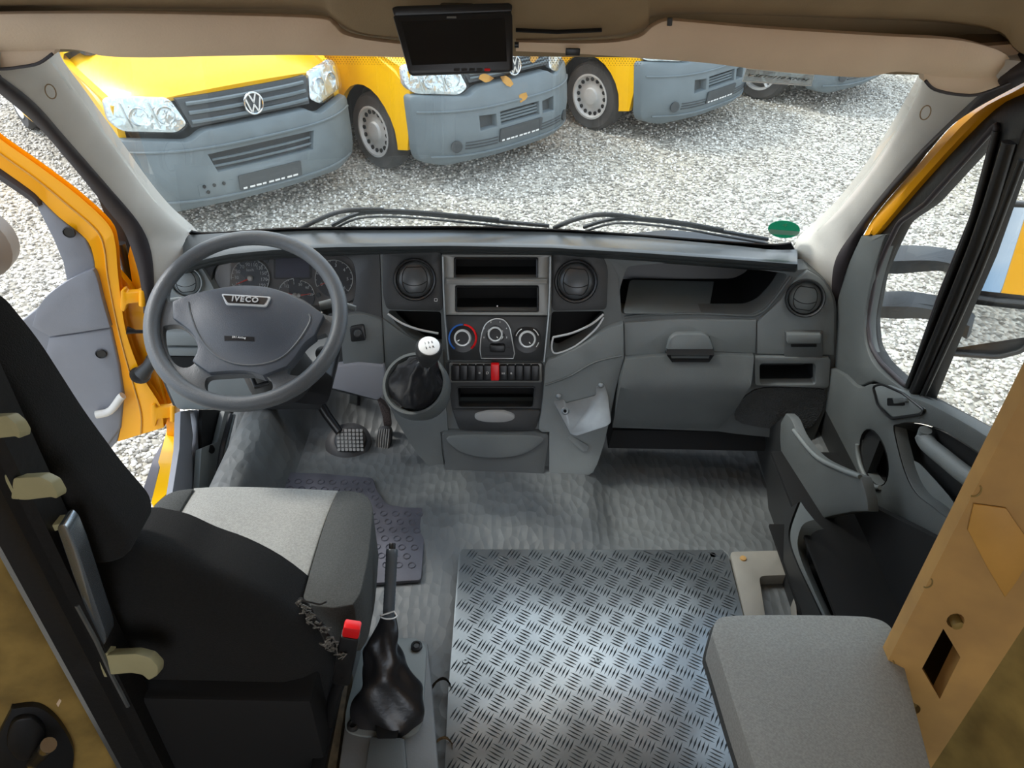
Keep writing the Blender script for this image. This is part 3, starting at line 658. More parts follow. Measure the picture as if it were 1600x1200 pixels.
# round air vents
def vent(cx, cy, rx, m, mf, ax, off=-.012, depth=2.17, tilt=0):
    c = MD(off)(cx, cy); R = rx*(c-CAM).dot(fw)/1200; A = V(ax).normalized(); x, y, z = frame(A); x = -x if x.x < 0 else x; y = z.cross(x)
    v = lathe('air_vent', [(R, -.02), (R, .004), (R*.95, .010), (R*.88, .008), (R*.85, -.004), (R*.84, -.012)], c, A, m, dash, 40)
    lathe('vent_flap', [(R*.82, -.012), (R*.80, -.003), (R*.6, .004), (R*.3, .008), (0, .009)], c, A, mf, v, 36)
    bm = bmesh.new()
    def line(pts): add_tube(bm, [c+x*(p[0]*R)+y*(p[1]*R)+A*(.0085-.012*(p[0]**2+p[1]**2)) for p in pts], R*.022, 5)
    for s in (-1, 1): line([(s*(.22+.36*math.cos(t)), .62*math.sin(t)) for t in np.linspace(-1.35, 1.35, 11)])
    line([(q, -.10-.18*(1-(q/.55)**2)) for q in np.linspace(-.56, .56, 9)])
    line([(q, .58+.0*q) for q in np.linspace(-.3, .3, 4)]); line([(q, -.6) for q in np.linspace(-.3, .3, 4)])
    build('flap_groove', bm, G['void'], v); return v
G['flap'] = mat('vent_flap_plastic', (70, 73, 75), .3)
# centre console
con = [(594, 395), (775, 393), (946, 397), (966, 420), (972, 507), (962, 600), (945, 690), (926, 742), (850, 750), (775, 751), (700, 748), (655, 712), (618, 655), (600, 610), (598, 500)]
slot1, slot2 = rrect(709, 402, 841, 437, 3), rrect(711, 446, 842, 488, 3)
low = [(714, 605), (836, 605), (833, 636), (717, 636)]
pocL = rpoly([(606, 485), (689, 487), (691, 545), (668, 543), (640, 525), (618, 505)], 5)
pocR = rpoly([(862, 487), (944, 486), (943, 498), (915, 530), (872, 552), (858, 545)], 5)
plate('console_body', con, MD(.0), (0, .05, 0), G['dash'], dash, holes=[slot1, slot2, low, pocL, pocR], grid=38, open_back=True)
ds = plate('console_side_panel', sp2([(598, 498), (601, 545), (604, 600), (618, 652), (655, 712), (692, 744), (690, 700), (688, 675)], 3)+[(700, 672), (694, 600), (692, 548), (660, 540), (628, 520)], MD(-.006), (0, .03, 0), G['dash'], dash, grid=30)
sweep = sp2([(974, 506), (946, 516), (908, 541), (868, 560), (853, 567), (850, 600), (846, 640), (842, 672), (858, 676)], 3)+sp2([(858, 745), (905, 742), (927, 738), (945, 690), (962, 610), (975, 560)], 3)
plate('console_wing', sweep, MD(-.016), (0, .06, 0), G['dash_light'], dash, grid=30, bev=.008)
tube('wing_crease', [MD(-.018)(x, y) for x, y in sp2([(852, 602), (890, 588), (930, 566), (972, 556)], 4)], .0035, G['dash'], dash, 6)
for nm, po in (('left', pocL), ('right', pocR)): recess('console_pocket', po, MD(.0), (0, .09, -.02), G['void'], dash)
for pts in ([(606, 490), (628, 505), (655, 515), (685, 521)], [(864, 527), (895, 520), (925, 506), (943, 491)]): tube('pocket_rim', [MD(-.006)(x, y) for x, y in sp2(pts, 4)], .0035, G['badge'], dash, 6)
tube('pocket_rim', [MD(-.006)(x, y) for x, y in sp2([(864, 527), (862, 545), (870, 552), (900, 540), (930, 515), (943, 496)], 4)], .0028, G['badge'], dash, 6)
vs_l = plate('vent_surround', rpoly([(598, 394), (690, 393), (692, 486), (604, 484), (598, 460)], 8), MD(-.008), (0, .03, 0), G['dash_dark'], dash, holes=[ell(648, 437, 30, 30)], grid=30, bev=.003)
plate('vent_surround', rpoly([(863, 394), (940, 396), (950, 420), (948, 484), (862, 486)], 8), MD(-.008), (0, .03, 0), G['dash_dark'], dash, holes=[ell(900, 440, 31, 31)], grid=30, bev=.003)
vent(648, 437, 33.5, G['black'], G['flap'], (.12, -.88, .46)); vent(900, 440, 34, G['black'], G['flap'], (-.12, -.88, .46))
text('switch_symbol', '▢', .012, MD(-.012)(681, 469), (1, 0, 0), (0, .4, .9), G['white'], dash)
bz = plate('radio_bezel', rpoly([(690, 398), (862, 399), (861, 493), (693, 492)], 3), MD(-.014), (0, .03, 0), G['silver'], dash, holes=[slot1, slot2], grid=30, bev=.004)
tube('bezel_edge', [MD(-.018)(x, y) for x, y in ((860, 401), (859, 450), (857, 494), (850, 565))], .0032, G['steel'], bz, 6); tube('bezel_edge', [MD(-.018)(x, y) for x, y in ((692, 401), (693, 450), (695, 494), (701, 562))], .003, G['steel'], bz, 6)
plate('bezel_bridge', [(697, 437), (855, 437), (855, 445), (697, 445)], MD(-.024), (0, .012, 0), G['silver'], bz, bev=.003)
for h in (slot1, slot2):
    r = recess('radio_slot', h, MD(-.012), (0, .10, -.01), G['void'], dash)
    x0, y0 = min(p[0] for p in h), min(p[1] for p in h); x1, y1 = max(p[0] for p in h), max(p[1] for p in h)
    tube('slot_frame', [MD(-.012)(*q) for q in rrect(x0+2, y0+2, x1-2, y1-2, 3)], .0022, G['black'], r, 6, closed=True)
    for q in np.linspace(x0+22, x1-22, 6): box('slot_tab', MD(.05)(q, y1-8), (.006, .02, .008), G['black'], r)
lathe('dot_lamp', [(.002, 0), (.002, .002), (0, .002)], MD(-.0)(777, 478), (0, -1, .4), G['white'], dash, 8); 
cl = plate('climate_panel', [(696, 493), (858, 494), (848, 565), (702, 563)], MD(-.010), (0, .03, 0), G['dash_dark'], dash, grid=30, bev=.003)
def knob(cx, cy, r, r2, band=None):
    M = MD(-.014); c = M(cx, cy); A = V((0, -.86, .5)); x, y, z = frame(A); x = -x if x.x < 0 else x; y = z.cross(x); s = 2.2/1200
    k = lathe('control_knob', [(r*s, -.004), (r*s, .001), (r*s*.9, .002), (0, .002)], c, A, G['black'], dash, 32)
    if band:
        for col, a0, a1 in band: tube('colour_band', [c+A*.003+(x*math.cos(t)+y*math.sin(t))*r*s*.93 for t in np.linspace(math.radians(a0), math.radians(a1), 16)], r*s*.11, col, k, 6, flat=.4)
    else:
        for a0, a1 in ((60, 20), (120, 165), (-15, -40)): tube('dial_mark', [c+A*.003+(x*math.cos(t)+y*math.sin(t))*r*s*.84 for t in np.linspace(math.radians(a0), math.radians(a1), 8)], r*s*.03, G['white'], k, 5)
    lathe('knob_grip', [(r2*s*1.12, 0), (r2*s*1.06, .016), (r2*s, .020), (r2*s*.86, .0205), (r2*s*.80, .017), (0, .017)], c, A, G['badge'], k, 28)
    lathe('knob_face', [(r2*s*.82, .016), (r2*s*.82, .0185), (0, .0185)], c, A, G['black'], k, 24)
    d = (x*-.8+y*-.5) if band else (x*.5+y*-.7)
    tube('pointer', [c+A*.0195+d*r2*s*.45, c+A*.0195+d*r2*s*.75], .0014, G['white'], k, 5)
knob(723, 528, 23, 12.5, [(G['blue'], 90, 235), (G['red'], 85, -50)]); knob(824, 530, 22, 12.5)
arch = [(752, 560)]+sp2([(750, 548), (752, 525), (758, 508), (768, 500), (778, 498), (788, 501), (796, 512), (800, 530), (804, 552)], 4)+[(802, 560)]
ap = plate('fan_panel', arch, MD(-.015), (0, .012, 0), G['black'], dash, grid=14)
tube('fan_panel_rim', [MD(-.017)(x, y) for x, y in arch], .0018, G['badge'], ap, 6, closed=True)
knob(774, 522, 15, 11)
for k, a in enumerate(np.linspace(200, -20, 6)): text('dial_numeral', str(k) if k else '0', .007, MD(-.018)(774+19*math.cos(math.radians(a)), 521-19*math.sin(math.radians(a))), (1, 0, 0), (0, .5, .85), G['white'], ap)
recess('fan_slot', rrect(757, 543, 797, 556, 2), MD(-.016), (0, .012, 0), G['void'], ap)
plate('fan_slider', rrect(765, 540, 789, 551, 3), MD(-.026), (0, .01, 0), G['black'], ap, bev=.002)
fs = plate('lower_fascia', rpoly([(696, 566), (850, 567), (847, 640), (836, 674), (718, 674), (706, 640)], 8), MD(-.004), (0, .03, 0), G['dash_dark'], dash, holes=[low], grid=30, bev=.003)
sr = plate('switch_bezel', rrect(702, 568, 847, 598, 3), MD(-.010), (0, .02, 0), G['silver'], dash, bev=.002)
plate('switch_well', rrect(705, 571, 843, 595, 2), MD(-.012), (0, .01, 0), G['void'], sr)
for k in range(11):
    x = 706+12.4*k
    b = plate('switch_button', rrect(x+.4, 571.5, x+11.9, 594, 1.2), MD(-.018), (0, .012, 0), G['red'] if k == 5 else G['black'], sr, bev=.0012)
    if k == 5: b['label'] = 'red hazard switch'
    s = {3: '≡', 4: 'D', 6: 'xx', 7: 'n'}.get(k)
    if s: text('switch_symbol', s, .011, MD(-.0195)(x+6, 583), (1, 0, 0), (0, .5, .85), G['white'], b)
plate('hazard_cap', rrect(767, 570, 780, 595, 1.5), MD(-.024), (0, .012, 0), G['red'], sr, bev=.002)
recess('lower_slot', low, MD(-.004), (0, .08, -.01), G['void'], dash)
tube('lower_slot_rim', [MD(-.006)(x, y) for x, y in rpoly(low, 4, 2)], .002, G['dash_dark'], dash, 6, closed=True)
at = plate('ashtray', rpoly([(706, 641), (846, 641), (838, 662), (824, 670), (730, 670), (714, 662)], 6), MD(-.012), (0, .02, 0), G['dash_dark'], dash, bev=.003)
plate('ashtray_pull', sp2([(743, 649), (758, 645), (775, 644), (790, 645), (803, 650), (802, 656), (788, 660), (760, 660), (744, 656)], 3, True), MD(-.020), (0, .012, 0), mat('pull_plastic', (150, 150, 148), .5), at, bev=.003)
dr = plate('console_drawer', rpoly([(690, 678), (857, 679), (855, 702), (848, 750), (698, 748)], 5), MD(-.019), (0, .04, 0), mat('drawer_plastic', (74, 77, 77), .5, bump=.25, bscale=500), dash, grid=26, bev=.004)
plate('drawer_grip', sp2([(701, 683), (775, 681), (846, 684), (836, 700), (810, 712), (775, 716), (740, 713), (712, 702)], 4, True), MD(-.023), (0, .01, 0), G['dash'], dr, bev=.003)
# right face
tray = rpoly([(970, 491), (968, 452), (980, 416), (1060, 409), (1150, 416), (1232, 428), (1214, 458), (1192, 482), (1172, 491)], 8)
cub = rrect(1187, 568, 1275, 601, 5)
frr = [(946, 397), (1000, 403), (1100, 411), (1180, 418), (1244, 422)]+sp2([(1262, 420), (1285, 435), (1300, 455), (1307, 485), (1305, 560), (1297, 606)], 4)+[(1290, 640), (1270, 690), (1150, 678), (1122, 674), (957, 668), (972, 560), (972, 507), (966, 430)]
plate('passenger_fascia', frr, MD(.0), (0, .06, 0), G['dash'], dash, holes=[tray, cub], grid=40, bev=.006, open_back=True)
tr = recess('shelf_recess', tray, MD(.002), (0, .22, -.004), G['black'], dash)  # black walls: shade under the hood put into the colour
zt_ = MD(0)(1080, 491).z+.004
plate('shelf_floor', rpoly([(974, 489), (984, 437), (1168, 441), (1176, 462), (1170, 489)], 6), MZ(zt_), (0, 0, -.003), G['dash_light'], tr)  # paler floor: light falling on it put into the colour
tube('shelf_lip', [MD(-.004)(x, y) for x, y in sp2([(976, 496), (1010, 492), (1090, 490), (1165, 493), (1186, 490), (1205, 474), (1236, 432)], 4)], .004, G['dash'], dash, 8)
plate('glovebox_band', [(975, 505), (1060, 500), (1182, 501), (1180, 552), (1116, 550), (1108, 526), (1095, 521), (1060, 521), (1048, 526), (1040, 552), (977, 556)], MD(-.008), (0, .03, 0), G['dash_light'], dash, bev=.003)
yg = lambda px, py: yd(px, py)+interp(py, [(500, -.02), (556, -.022), (602, -.055), (640, -.035), (670, -.01)])
plate('glovebox_lid', sp2([(977, 562), (1030, 557), (1100, 555), (1178, 557)], 4)+rpoly([(1179, 557), (1174, 602), (1150, 640), (1122, 671), (957, 666), (968, 610), (977, 562)], 6)[4:-3], MY(yg), (0, .05, 0), G['dash'], dash, grid=22, bev=.004)
hd = plate('glovebox_handle', rpoly([(1040, 553), (1046, 530), (1056, 522), (1100, 522), (1110, 530), (1117, 553)], 6), MD(-.020), (0, .03, 0), G['dash_light'], dash, bev=.004)
recess('handle_recess', [(1042, 555), (1116, 555), (1108, 566), (1050, 566)], MD(-.034), (0, .02, .01), G['void'], hd)
vent(1258, 466, 30, G['dash_dark'], G['dash'], (-.25, -.86, .46))
plate('vent_pod', [(1183, 504), (1220, 470), (1240, 440)]+sp2([(1262, 423), (1283, 436), (1297, 455), (1304, 485), (1303, 555)], 3)+[(1183, 553)], MD(-.006), (0, .03, 0), G['dash_light'], dash, holes=[ell(1258, 466, 28, 28)], grid=26, bev=.003)
cup = plate('cupholder', rpoly([(1227, 518), (1287, 518), (1286, 561), (1226, 560)], 4), MD(-.012), (0, .02, 0), G['dash'], dash, bev=.003)
plate('cupholder_lid', rpoly([(1230, 522), (1284, 522), (1283, 537), (1230, 537)], 3), MD(-.022), (0, .012, 0), G['dash_light'], cup, bev=.003)
plate('cupholder_mouth', rrect(1236, 538, 1276, 542, 1), MD(-.0125), (0, .003, 0), G['void'], cup)
cb = plate('cubby_frame', rpoly([(1179, 558), (1298, 560), (1295, 606), (1270, 606), (1180, 602)], 5), MD(-.014), (0, .03, 0), G['dash_light'], dash, holes=[cub], bev=.003)
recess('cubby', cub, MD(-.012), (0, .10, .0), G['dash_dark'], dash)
plate('speaker_grille', sp2([(1150, 640), (1178, 610), (1230, 606), (1288, 610), (1280, 650), (1250, 672), (1160, 662)], 3, True), MD(-.004), (0, .02, 0), mat('grille_plastic', (64, 66, 66), .6, bump=1, bscale=260, kind='voronoi'), dash)
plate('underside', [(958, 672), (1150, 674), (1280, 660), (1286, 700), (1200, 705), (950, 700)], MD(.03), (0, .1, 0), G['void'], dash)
# driver side lower parts: outer vent, pull trays, meshed fuse cover, knee panel
vent(291, 441, 25, G['dash_light'], G['dash_light'], (.22, -.86, .46))
plate('vent_pod', sp2([(247, 470), (252, 440), (268, 420), (292, 408), (312, 415), (336, 455), (345, 482), (300, 488), (250, 492)], 3, True), MD(-.008), (0, .03, 0), G['dash_light'], dash, holes=[ell(291, 441, 23, 23)], grid=24)
for y0, y1, o in ((506, 516, -.006), (518, 540, -.02), (543, 556, -.014)): plate('pull_tray', rpoly([(252, y0), (330, y0+1), (330, y1+1), (253, y1)], 2), MD(o), (0, .02, 0), G['dash_light'], dash, bev=.003)
plate('tray_gap', [(254, 557), (312, 558), (312, 582), (256, 580)], MD(-.004), (0, .01, 0), G['void'], dash)
ff = plate('fuse_cover', rpoly([(254, 590), (312, 582), (425, 582), (440, 632), (322, 640), (276, 640)], 8), MD(-.016), (0, .02, 0), G['dash_light'], dash, bev=.003)
bm = bmesh.new()
for i in range(28):
    for j in range(11):
        x, y = 322+3.8*i+(j % 2)*1.9, 588+4.2*j
        if x < 428+j*.6 and not (392 < x < 406 and 588 < y < 602): add_lathe(bm, [(0, .0006), (.0024, .0006), (.0024, -.001), (0, -.001)], MD(-.0165)(x, y), (0, -.86, .5), 6)
build('mesh_hole', bm, G['void'], ff)['kind'] = 'stuff'
plate('knee_panel', rpoly([(508, 575), (560, 568), (600, 572), (606, 612), (590, 626), (545, 614), (512, 606)], 4), MD(-.02), (0, .04, 0), mat('knee_plastic', (134, 134, 138), .5, bump=.2, bscale=500), dash, bev=.005)
plate('ignition_panel', rpoly([(530, 495), (560, 490), (597, 500), (600, 570), (536, 572)], 6), MD(-.012), (0, .03, 0), G['dash'], dash, bev=.004)
plate('light_switch', rpoly([(546, 512), (568, 508), (572, 532), (548, 535)], 4), MD(-.018), (0, .012, 0), G['black'], dash, bev=.002)
lathe('headlamp_dial', [(.012, 0), (.012, .008), (.008, .012), (0, .012)], MD(-.02)(560, 521), (0, -.86, .5), G['dash_dark'], dash, 16)
# round cup around the gear lever
GA = V((-.12, -.62, .78)).normalized(); gx, gy, gz = frame(GA)
gc = Tp(648, 600, 2.08); S = 2.08/1200
lathe('shifter_cup', [(30*S, -.16), (44*S, -.11), (52*S, -.05), (52*S, .0), (50*S, .008), (46*S, .008), (43*S, -.004), (40*S, -.03), (0, -.035)], gc, GA, G['dash'], dash, 44)

# ------------------------------------------------------------------ gear lever
gl = thing('gear_lever', 'gear lever with white-capped knob and crumpled black gaiter left of the console', 'gear lever', gc)
rg = random.Random(2); rows = []
kt = Tp(668, 562, 1.98)
for k, (t, r) in enumerate(((-.03, 41), (.02, 42), (.2, 37), (.38, 30), (.55, 25), (.72, 20), (.88, 14), (1.0, 11))):
    c = gc.lerp(kt, t); row = []
    for i in range(36):
        a = 2*math.pi*i/36; w = 1+(.13*math.sin(5*a+k*1.1)+.07*math.sin(9*a-k*2))*(1 if 1 < k < 6 else .25)
        row.append(c+(gx*math.cos(a)+gy*math.sin(a))*r*S*w+GA*.012*math.sin(4*a+k)*(1 if 0 < k < 7 else 0))
    rows.append(row)
loft('gaiter', rows, G['leather'], gl, close=True, caps=True, smooth=70)
ka = (kt-gc).normalized().lerp(V((0, -.45, .9)), .6).normalized()
kn = lathe('knob', [(11*S, -.01), (15*S, .01), (18*S, .03), (19.5*S, .045), (19.5*S, .058), (17*S, .066), (0, .068)], kt, ka, G['dash_dark'], gl, 30)
kc = lathe('knob_cap', [(15.5*S, .0655), (15.5*S, .069), (13*S, .0715), (0, .072)], kt, ka, G['white'], kn, 26)
x, y, z = frame(ka); x = -x if x.x < 0 else x; y = z.cross(x)
for b_, dx, dy in (('1', -.009, .007), ('3', 0, .007), ('5', .009, .007), ('2', -.009, -.007), ('4', 0, -.007), ('R', .009, -.007)): text('gear_mark', b_, .008, kt+ka*.0725+x*dx+y*dy, x, y, G['black'], kn)

# ------------------------------------------------------------------ steering wheel
wc = Tp(386, 496, 1.66); WN = (V((.06, -math.cos(math.radians(57)), math.sin(math.radians(57))))).normalized()
wx = V((1, 0, 0)); wx = (wx-WN*wx.dot(WN)).normalized(); wy = WN.cross(wx)
sw = thing('steering_wheel', 'grey rubber steering wheel with four spokes and padded hub, in front of the gauges', 'steering wheel', wc)
col = thing('steering_column', 'dark plastic steering column shroud with stalks behind the wheel', 'steering column', wc-WN*.14)
MW = lambda off: (lambda px, py: Pp(px, py, wc+WN*off, WN))
# rim fitted to its outer outline in the photograph
RO = sum((Pp(px, py, wc, WN)-wc).length for px, py in ((226, 500), (546, 490), (385, 352), (386, 640)))/4-.004
RM, RT = RO-.0165, .0168
bm = bmesh.new(); add_tube(bm, [wc+(wx*math.cos(a)+wy*math.sin(a))*RM for a in [2*math.pi*k/72 for k in range(72)]], RT, 16, closed=True, upv=WN)
build('rim', bm, G['wheel'], sw)
def wl(px, py, off=0): v = Pp(px, py, wc+WN*off, WN)-wc; return (v.dot(wx), v.dot(wy))
ML = lambda off: (lambda u, v: wc+wx*u+wy*v+WN*off)
circ = [((RM-.004)*math.cos(a), (RM-.004)*math.sin(a)) for a in [2*math.pi*k/64 for k in range(64)]]
hA = [(262, 470), (273, 468), (300, 459), (340, 451), (385, 447), (428, 450), (473, 467), (503, 488), (520, 492), (527, 480), (526, 455), (510, 420), (480, 392), (440, 374), (390, 368), (340, 374), (300, 394), (272, 422), (260, 450)]
hB = [(253, 512), (260, 507), (276, 506), (288, 512), (303, 528), (309, 545), (306, 562), (295, 572), (280, 572), (266, 560), (256, 540)]
hC = [(322, 590), (340, 586), (385, 584), (415, 587), (424, 596), (424, 608), (405, 616), (370, 619), (335, 616), (320, 606)]
hD = [(500, 522), (510, 520), (514, 535), (506, 560), (490, 580), (472, 586), (452, 584), (449, 578), (456, 560), (470, 540), (480, 527)]
hs = [[wl(*p) for p in sp2(h, 3, True)] for h in (hA, hB, hC, hD)]
plate('spoke_frame', circ, ML(-.004), -WN*.022, G['wheel'], sw, holes=hs, grid=.03, bev=.004)
pad = sp2([(272, 474), (300, 463), (340, 455), (385, 451), (428, 455), (473, 473), (506, 494)], 4)+sp2([(507, 496), (500, 510), (494, 523)], 3)+sp2([(493, 526), (476, 540), (462, 560), (449, 575)], 4)+[(430, 582), (412, 589)]+sp2([(412, 589), (395, 584), (378, 582), (350, 583), (329, 585)], 3)+[(303, 567)]+sp2([(303, 566), (311, 548), (305, 527), (290, 512), (273, 500)], 4)
pd = [p for i, p in enumerate(pad) if i == 0 or math.hypot(p[0]-pad[i-1][0], p[1]-pad[i-1][1]) > 1.5]
def dome(u, v): return .010+.012*max(0, 1-(u/.12)**2-(v/.09)**2)
hub = plate('airbag_cover', [wl(*p) for p in pd], lambda u, v: wc+wx*u+wy*v+WN*dome(u, v), -WN*.035, G['hub'], sw, grid=.016, bev=.006, seg=3)
shield = sp2([(299, 469), (340, 470), (440, 480), (484, 494), (478, 520), (450, 555), (420, 570), (380, 573), (345, 562), (320, 538), (304, 505)], 4, True)
tube('cover_seam', [wc+wx*u+wy*v+WN*(dome(u, v)+.0005) for u, v in [wl(*p) for p in shield[12:]]], .0022, G['wheel'], hub, 6)
bo = [(350, 466), (427, 471), (420, 487), (358, 484)]
bd = plate('badge', [wl(*p) for p in rpoly(bo, 3, 2)], lambda u, v: wc+wx*u+wy*v+WN*(dome(u, v)+.005), -WN*.008, G['badge'], sw, bev=.001)
plate('badge_field', [wl(*p) for p in rpoly([(353, 469), (423, 473), (417, 484), (361, 481.5)], 2, 2)], lambda u, v: wc+wx*u+wy*v+WN*(dome(u, v)+.0058), -WN*.002, G['black'], bd)
u, v = wl(388, 477); d1 = wl(415, 478.5); d0 = wl(362, 475.3); rr_ = (wx*(d1[0]-d0[0])+wy*(d1[1]-d0[1])).normalized()
text('badge_lettering', 'IVECO', .0175, wc+wx*u+wy*v+WN*(dome(u, v)+.0068), rr_, WN.cross(rr_), G['badge'], bd, .0006, sx=1.0, bold=.0005)
u, v = wl(377, 533); plate('airbag_label', [wl(*p) for p in ((354, 530), (400, 532), (400, 538), (354, 537))], lambda u, v: wc+wx*u+wy*v+WN*(dome(u, v)+.0012), -WN*.002, G['black'], sw)
text('airbag_lettering', 'SRS Airbag', .0065, wc+wx*u+wy*v+WN*(dome(u, v)+.0018), rr_, WN.cross(rr_), G['white'], sw)
# column
for k, (o1, r1, o2, r2, m_) in enumerate(((-.03, .05, -.10, .062, 'dash_dark'), (-.09, .066, -.34, .085, 'dash_dark'))):
    lathe('column_shroud', [(0, 0), (r1, 0), (r2, -(o1-o2)), (0, -(o1-o2))][0:1]+[(r1*.9, 0), (r1, -.006), (r2, o2-o1), (0, o2-o1)], wc+WN*o1, WN, G[m_], col, 28)
tube('wiper_stalk', [Pp(476, 525, wc-WN*.07, WN), Pp(510, 486, wc-WN*.06, WN), Pp(532, 476, wc-WN*.05, WN)], [.009, .009, .012], G['black'], col, 10)
tube('stalk_tip', [Pp(500, 479, wc-WN*.05, WN), Pp(520, 474, wc-WN*.05, WN), Pp(556, 482, wc-WN*.05, WN)], [.011, .012, .006], G['dash'], col, 10)
tube('light_stalk', [Pp(320, 478, wc-WN*.07, WN), Pp(280, 470, wc-WN*.06, WN), Pp(262, 474, wc-WN*.05, WN)], [.009, .009, .011], G['dash_light'], col, 10)
lathe('ignition_lock', [(.017, -.02), (.017, .02), (.012, .024), (0, .024)], Pp(508, 552, wc-WN*.09, WN), (.5, -.7, .5), G['black'], col, 18)
tube('adjust_lever', [Pp(420, 598, wc-WN*.10, WN), Pp(400, 604, wc-WN*.10, WN), Pp(392, 588, wc-WN*.12, WN)], .006, G['black'], col, 8)
lower = plate('lower_shroud', rpoly([(395, 600), (500, 575), (521, 590), (518, 612), (512, 630), (500, 634), (440, 628)], 6), MY(1.60), (0, .12, .02), G['black'], col, bev=.012)

# ------------------------------------------------------------------ pedals
def pedal(name, label, pad_px, M, ext, arm, ribs, ra):
    o = thing(name, label, 'pedal', M(*pad_px[0])); p = plate('pad', pad_px, M, ext, G['sealb'], o, bev=.004)
    return o, p
bt = thing('brake_pedal', 'dark pedal pad with a grid of square studs on an angled black arm', 'pedal', Yp(548, 690, 1.86))
pn = V((-.08, -.62, .78)).normalized(); pc = Yp(548, 688, 1.83); MPp = lambda off: (lambda a, b: Pp(a, b, pc+pn*off, pn))
bp = plate('pad', rpoly([(526, 670), (545, 667), (566, 670), (573, 684), (566, 702), (552, 706), (528, 705), (521, 690)], 6), MPp(0), -pn*.018, G['black'], bt, bev=.004)
G['stud'] = mat('worn_stud', (140, 140, 137), .45, .1)
for i in range(7):
    for j in range(6):
        x, y = 528+6.0*i+.3*j, 672.5+6.0*j
        if inpoly(x, y, [(524, 668), (568, 668), (572, 684), (566, 705), (524, 705)]): 
            bm = bmesh.new(); add_plate(bm, rrect(x-2.2, y-2.2, x+2.2, y+2.2, .6, 1), MPp(.003), -pn*.004); build('stud', bm, G['stud'], bp)
tube('arm', [Yp(495, 622, 1.93), Yp(512, 650, 1.90), Yp(531, 676, 1.85)], [.016, .0145, .013], G['black'], bt, 10)
lathe('foot_boot', [(38*.0019, -.01), (38*.0019, .012), (30*.0019, .026), (22*.0019, .03), (0, .03)], Zp(545, 694, FZ+.0), (0, -.35, .93), G['boot'], bt, 30)
cr = thing('pedal_bracket', 'pale vertical strut on the bulkhead above the studded pedal', 'bracket', Yp(555, 665, 2.0))
plate('strut', [(546, 605), (559, 605), (557, 668), (544, 668)], MY(1.99), (0, .02, 0), G['dash_light'], cr, bev=.003); plate('strut_edge', [(559, 608), (563, 608), (562, 668), (557, 668)], MY(1.985), (0, .02, 0), G['black'], cr)
ac = thing('accelerator_pedal', 'narrow ribbed accelerator pedal on a speckled arm beside the console', 'pedal', Yp(598, 690, 1.86))
qc = Yp(599, 688, 1.86); qn = V((-.15, -.75, .65)).normalized(); MQ = lambda off: (lambda a, b: Pp(a, b, qc+qn*off, qn))
pa = plate('pad', sp2([(592, 669), (601, 665), (610, 668), (611, 684), (606, 704), (598, 709), (589, 705), (588, 688)], 3, True), MQ(0), -qn*.015, G['black'], ac, bev=.003)
for k in range(5): tube('rib', [MQ(.001)(x, y) for x, y in sp2([(594.5+3.4*k, 670), (591.5+3.8*k, 688), (592+3.1*k, 705)], 3)], .0022, G['stud'], pa, 6)
plate('arm', [(589, 624), (600, 632), (608, 644), (611, 667), (600, 668), (597, 650)], MY(1.91), (0, .02, 0), mat('speckled_steel', (96, 84, 80), .7, var=.5, vscale=200), ac, bev=.003)
# ------------------------------------------------------------------ metal bracket on the console
bp_ = Yp(905, 650, 1.80); bn = V((-.12, -.86, .50)).normalized(); MB_ = lambda off: (lambda a, b: Pp(a, b, bp_+bn*off, bn))
br = thing('mounting_bracket', 'bare aluminium bracket plate screwed to the right flank of the console', 'bracket', bp_)
b0 = plate('plate', rpoly([(864, 627), (880, 623), (884, 630), (931, 618), (931, 602), (944, 599), (950, 616), (955, 660), (948, 666), (902, 681), (892, 679)], 3, 3), MB_(0), -bn*.005, G['steel'], br, bev=.0012)
lathe('hole_ring', [(.012, .001), (.009, .003), (.006, .003), (.005, -.002), (0, -.002)], MB_(.001)(883, 642), bn, G['steel'], b0, 18)
lathe('hole', [(.005, .0035), (0, .0035)], MB_(.0)(883, 642), bn, G['void'], b0, 12)
for a, b in ((873, 619), (939, 602)): lathe('screw', [(.009, 0), (.008, .005), (.004, .007), (.004, .004), (0, .004)], MB_(.002)(a, b), bn, G['steel'], b0, 16)
plate('lower_arm', rpoly([(886, 684), (892, 680), (920, 697), (917, 705), (910, 706)], 2), MB_(-.02), -bn*.004, G['dash_light'], br, bev=.001)

# ------------------------------------------------------------------ driver's seat
seat = thing('driver_seat', 'driver seat with grey woven cushion centre and black backrest seen from behind', 'seat', (-.56, .95, FZ))
CZ = H-1.18
def cush(name, px, zt, m, bulge=.012, drop=.10, grid=16, bev=.022):
    xs = [p[0] for p in px]; ys = [p[1] for p in px]; cx, cy = sum(xs)/len(xs), sum(ys)/len(ys); D = max(max(xs)-min(xs), max(ys)-min(ys))/2
    def M(a, b): v = Zp(a, b, zt); return v+V((0, 0, bulge*max(0, 1-min(1, sdist(a, b, px)/(-1 if False else 40))**1)*-1+bulge))
    return plate(name, px, M, (0, .0, -drop), m, seat, grid=grid, bev=bev, seg=3, smooth=60)
cush('cushion_centre', sp2([(303, 762), (350, 760), (420, 761), (490, 764), (528, 766)], 4)+sp2([(527, 770), (508, 815), (490, 870), (474, 925), (470, 936)], 4)+[(300, 936), (228, 930)]+sp2([(240, 905), (262, 840), (280, 800), (302, 764)], 4), CZ, G['cloth_l'], drop=.12)
cush('cushion_bolster', sp2([(528, 767), (550, 767), (572, 774), (582, 792), (581, 820), (576, 870), (570, 900), (564, 925), (552, 945)], 4)+[(520, 950), (476, 944)]+sp2([(474, 930), (488, 880), (508, 815), (526, 770)], 4), CZ+.006, G['cloth_d'], drop=.14, bev=.03)
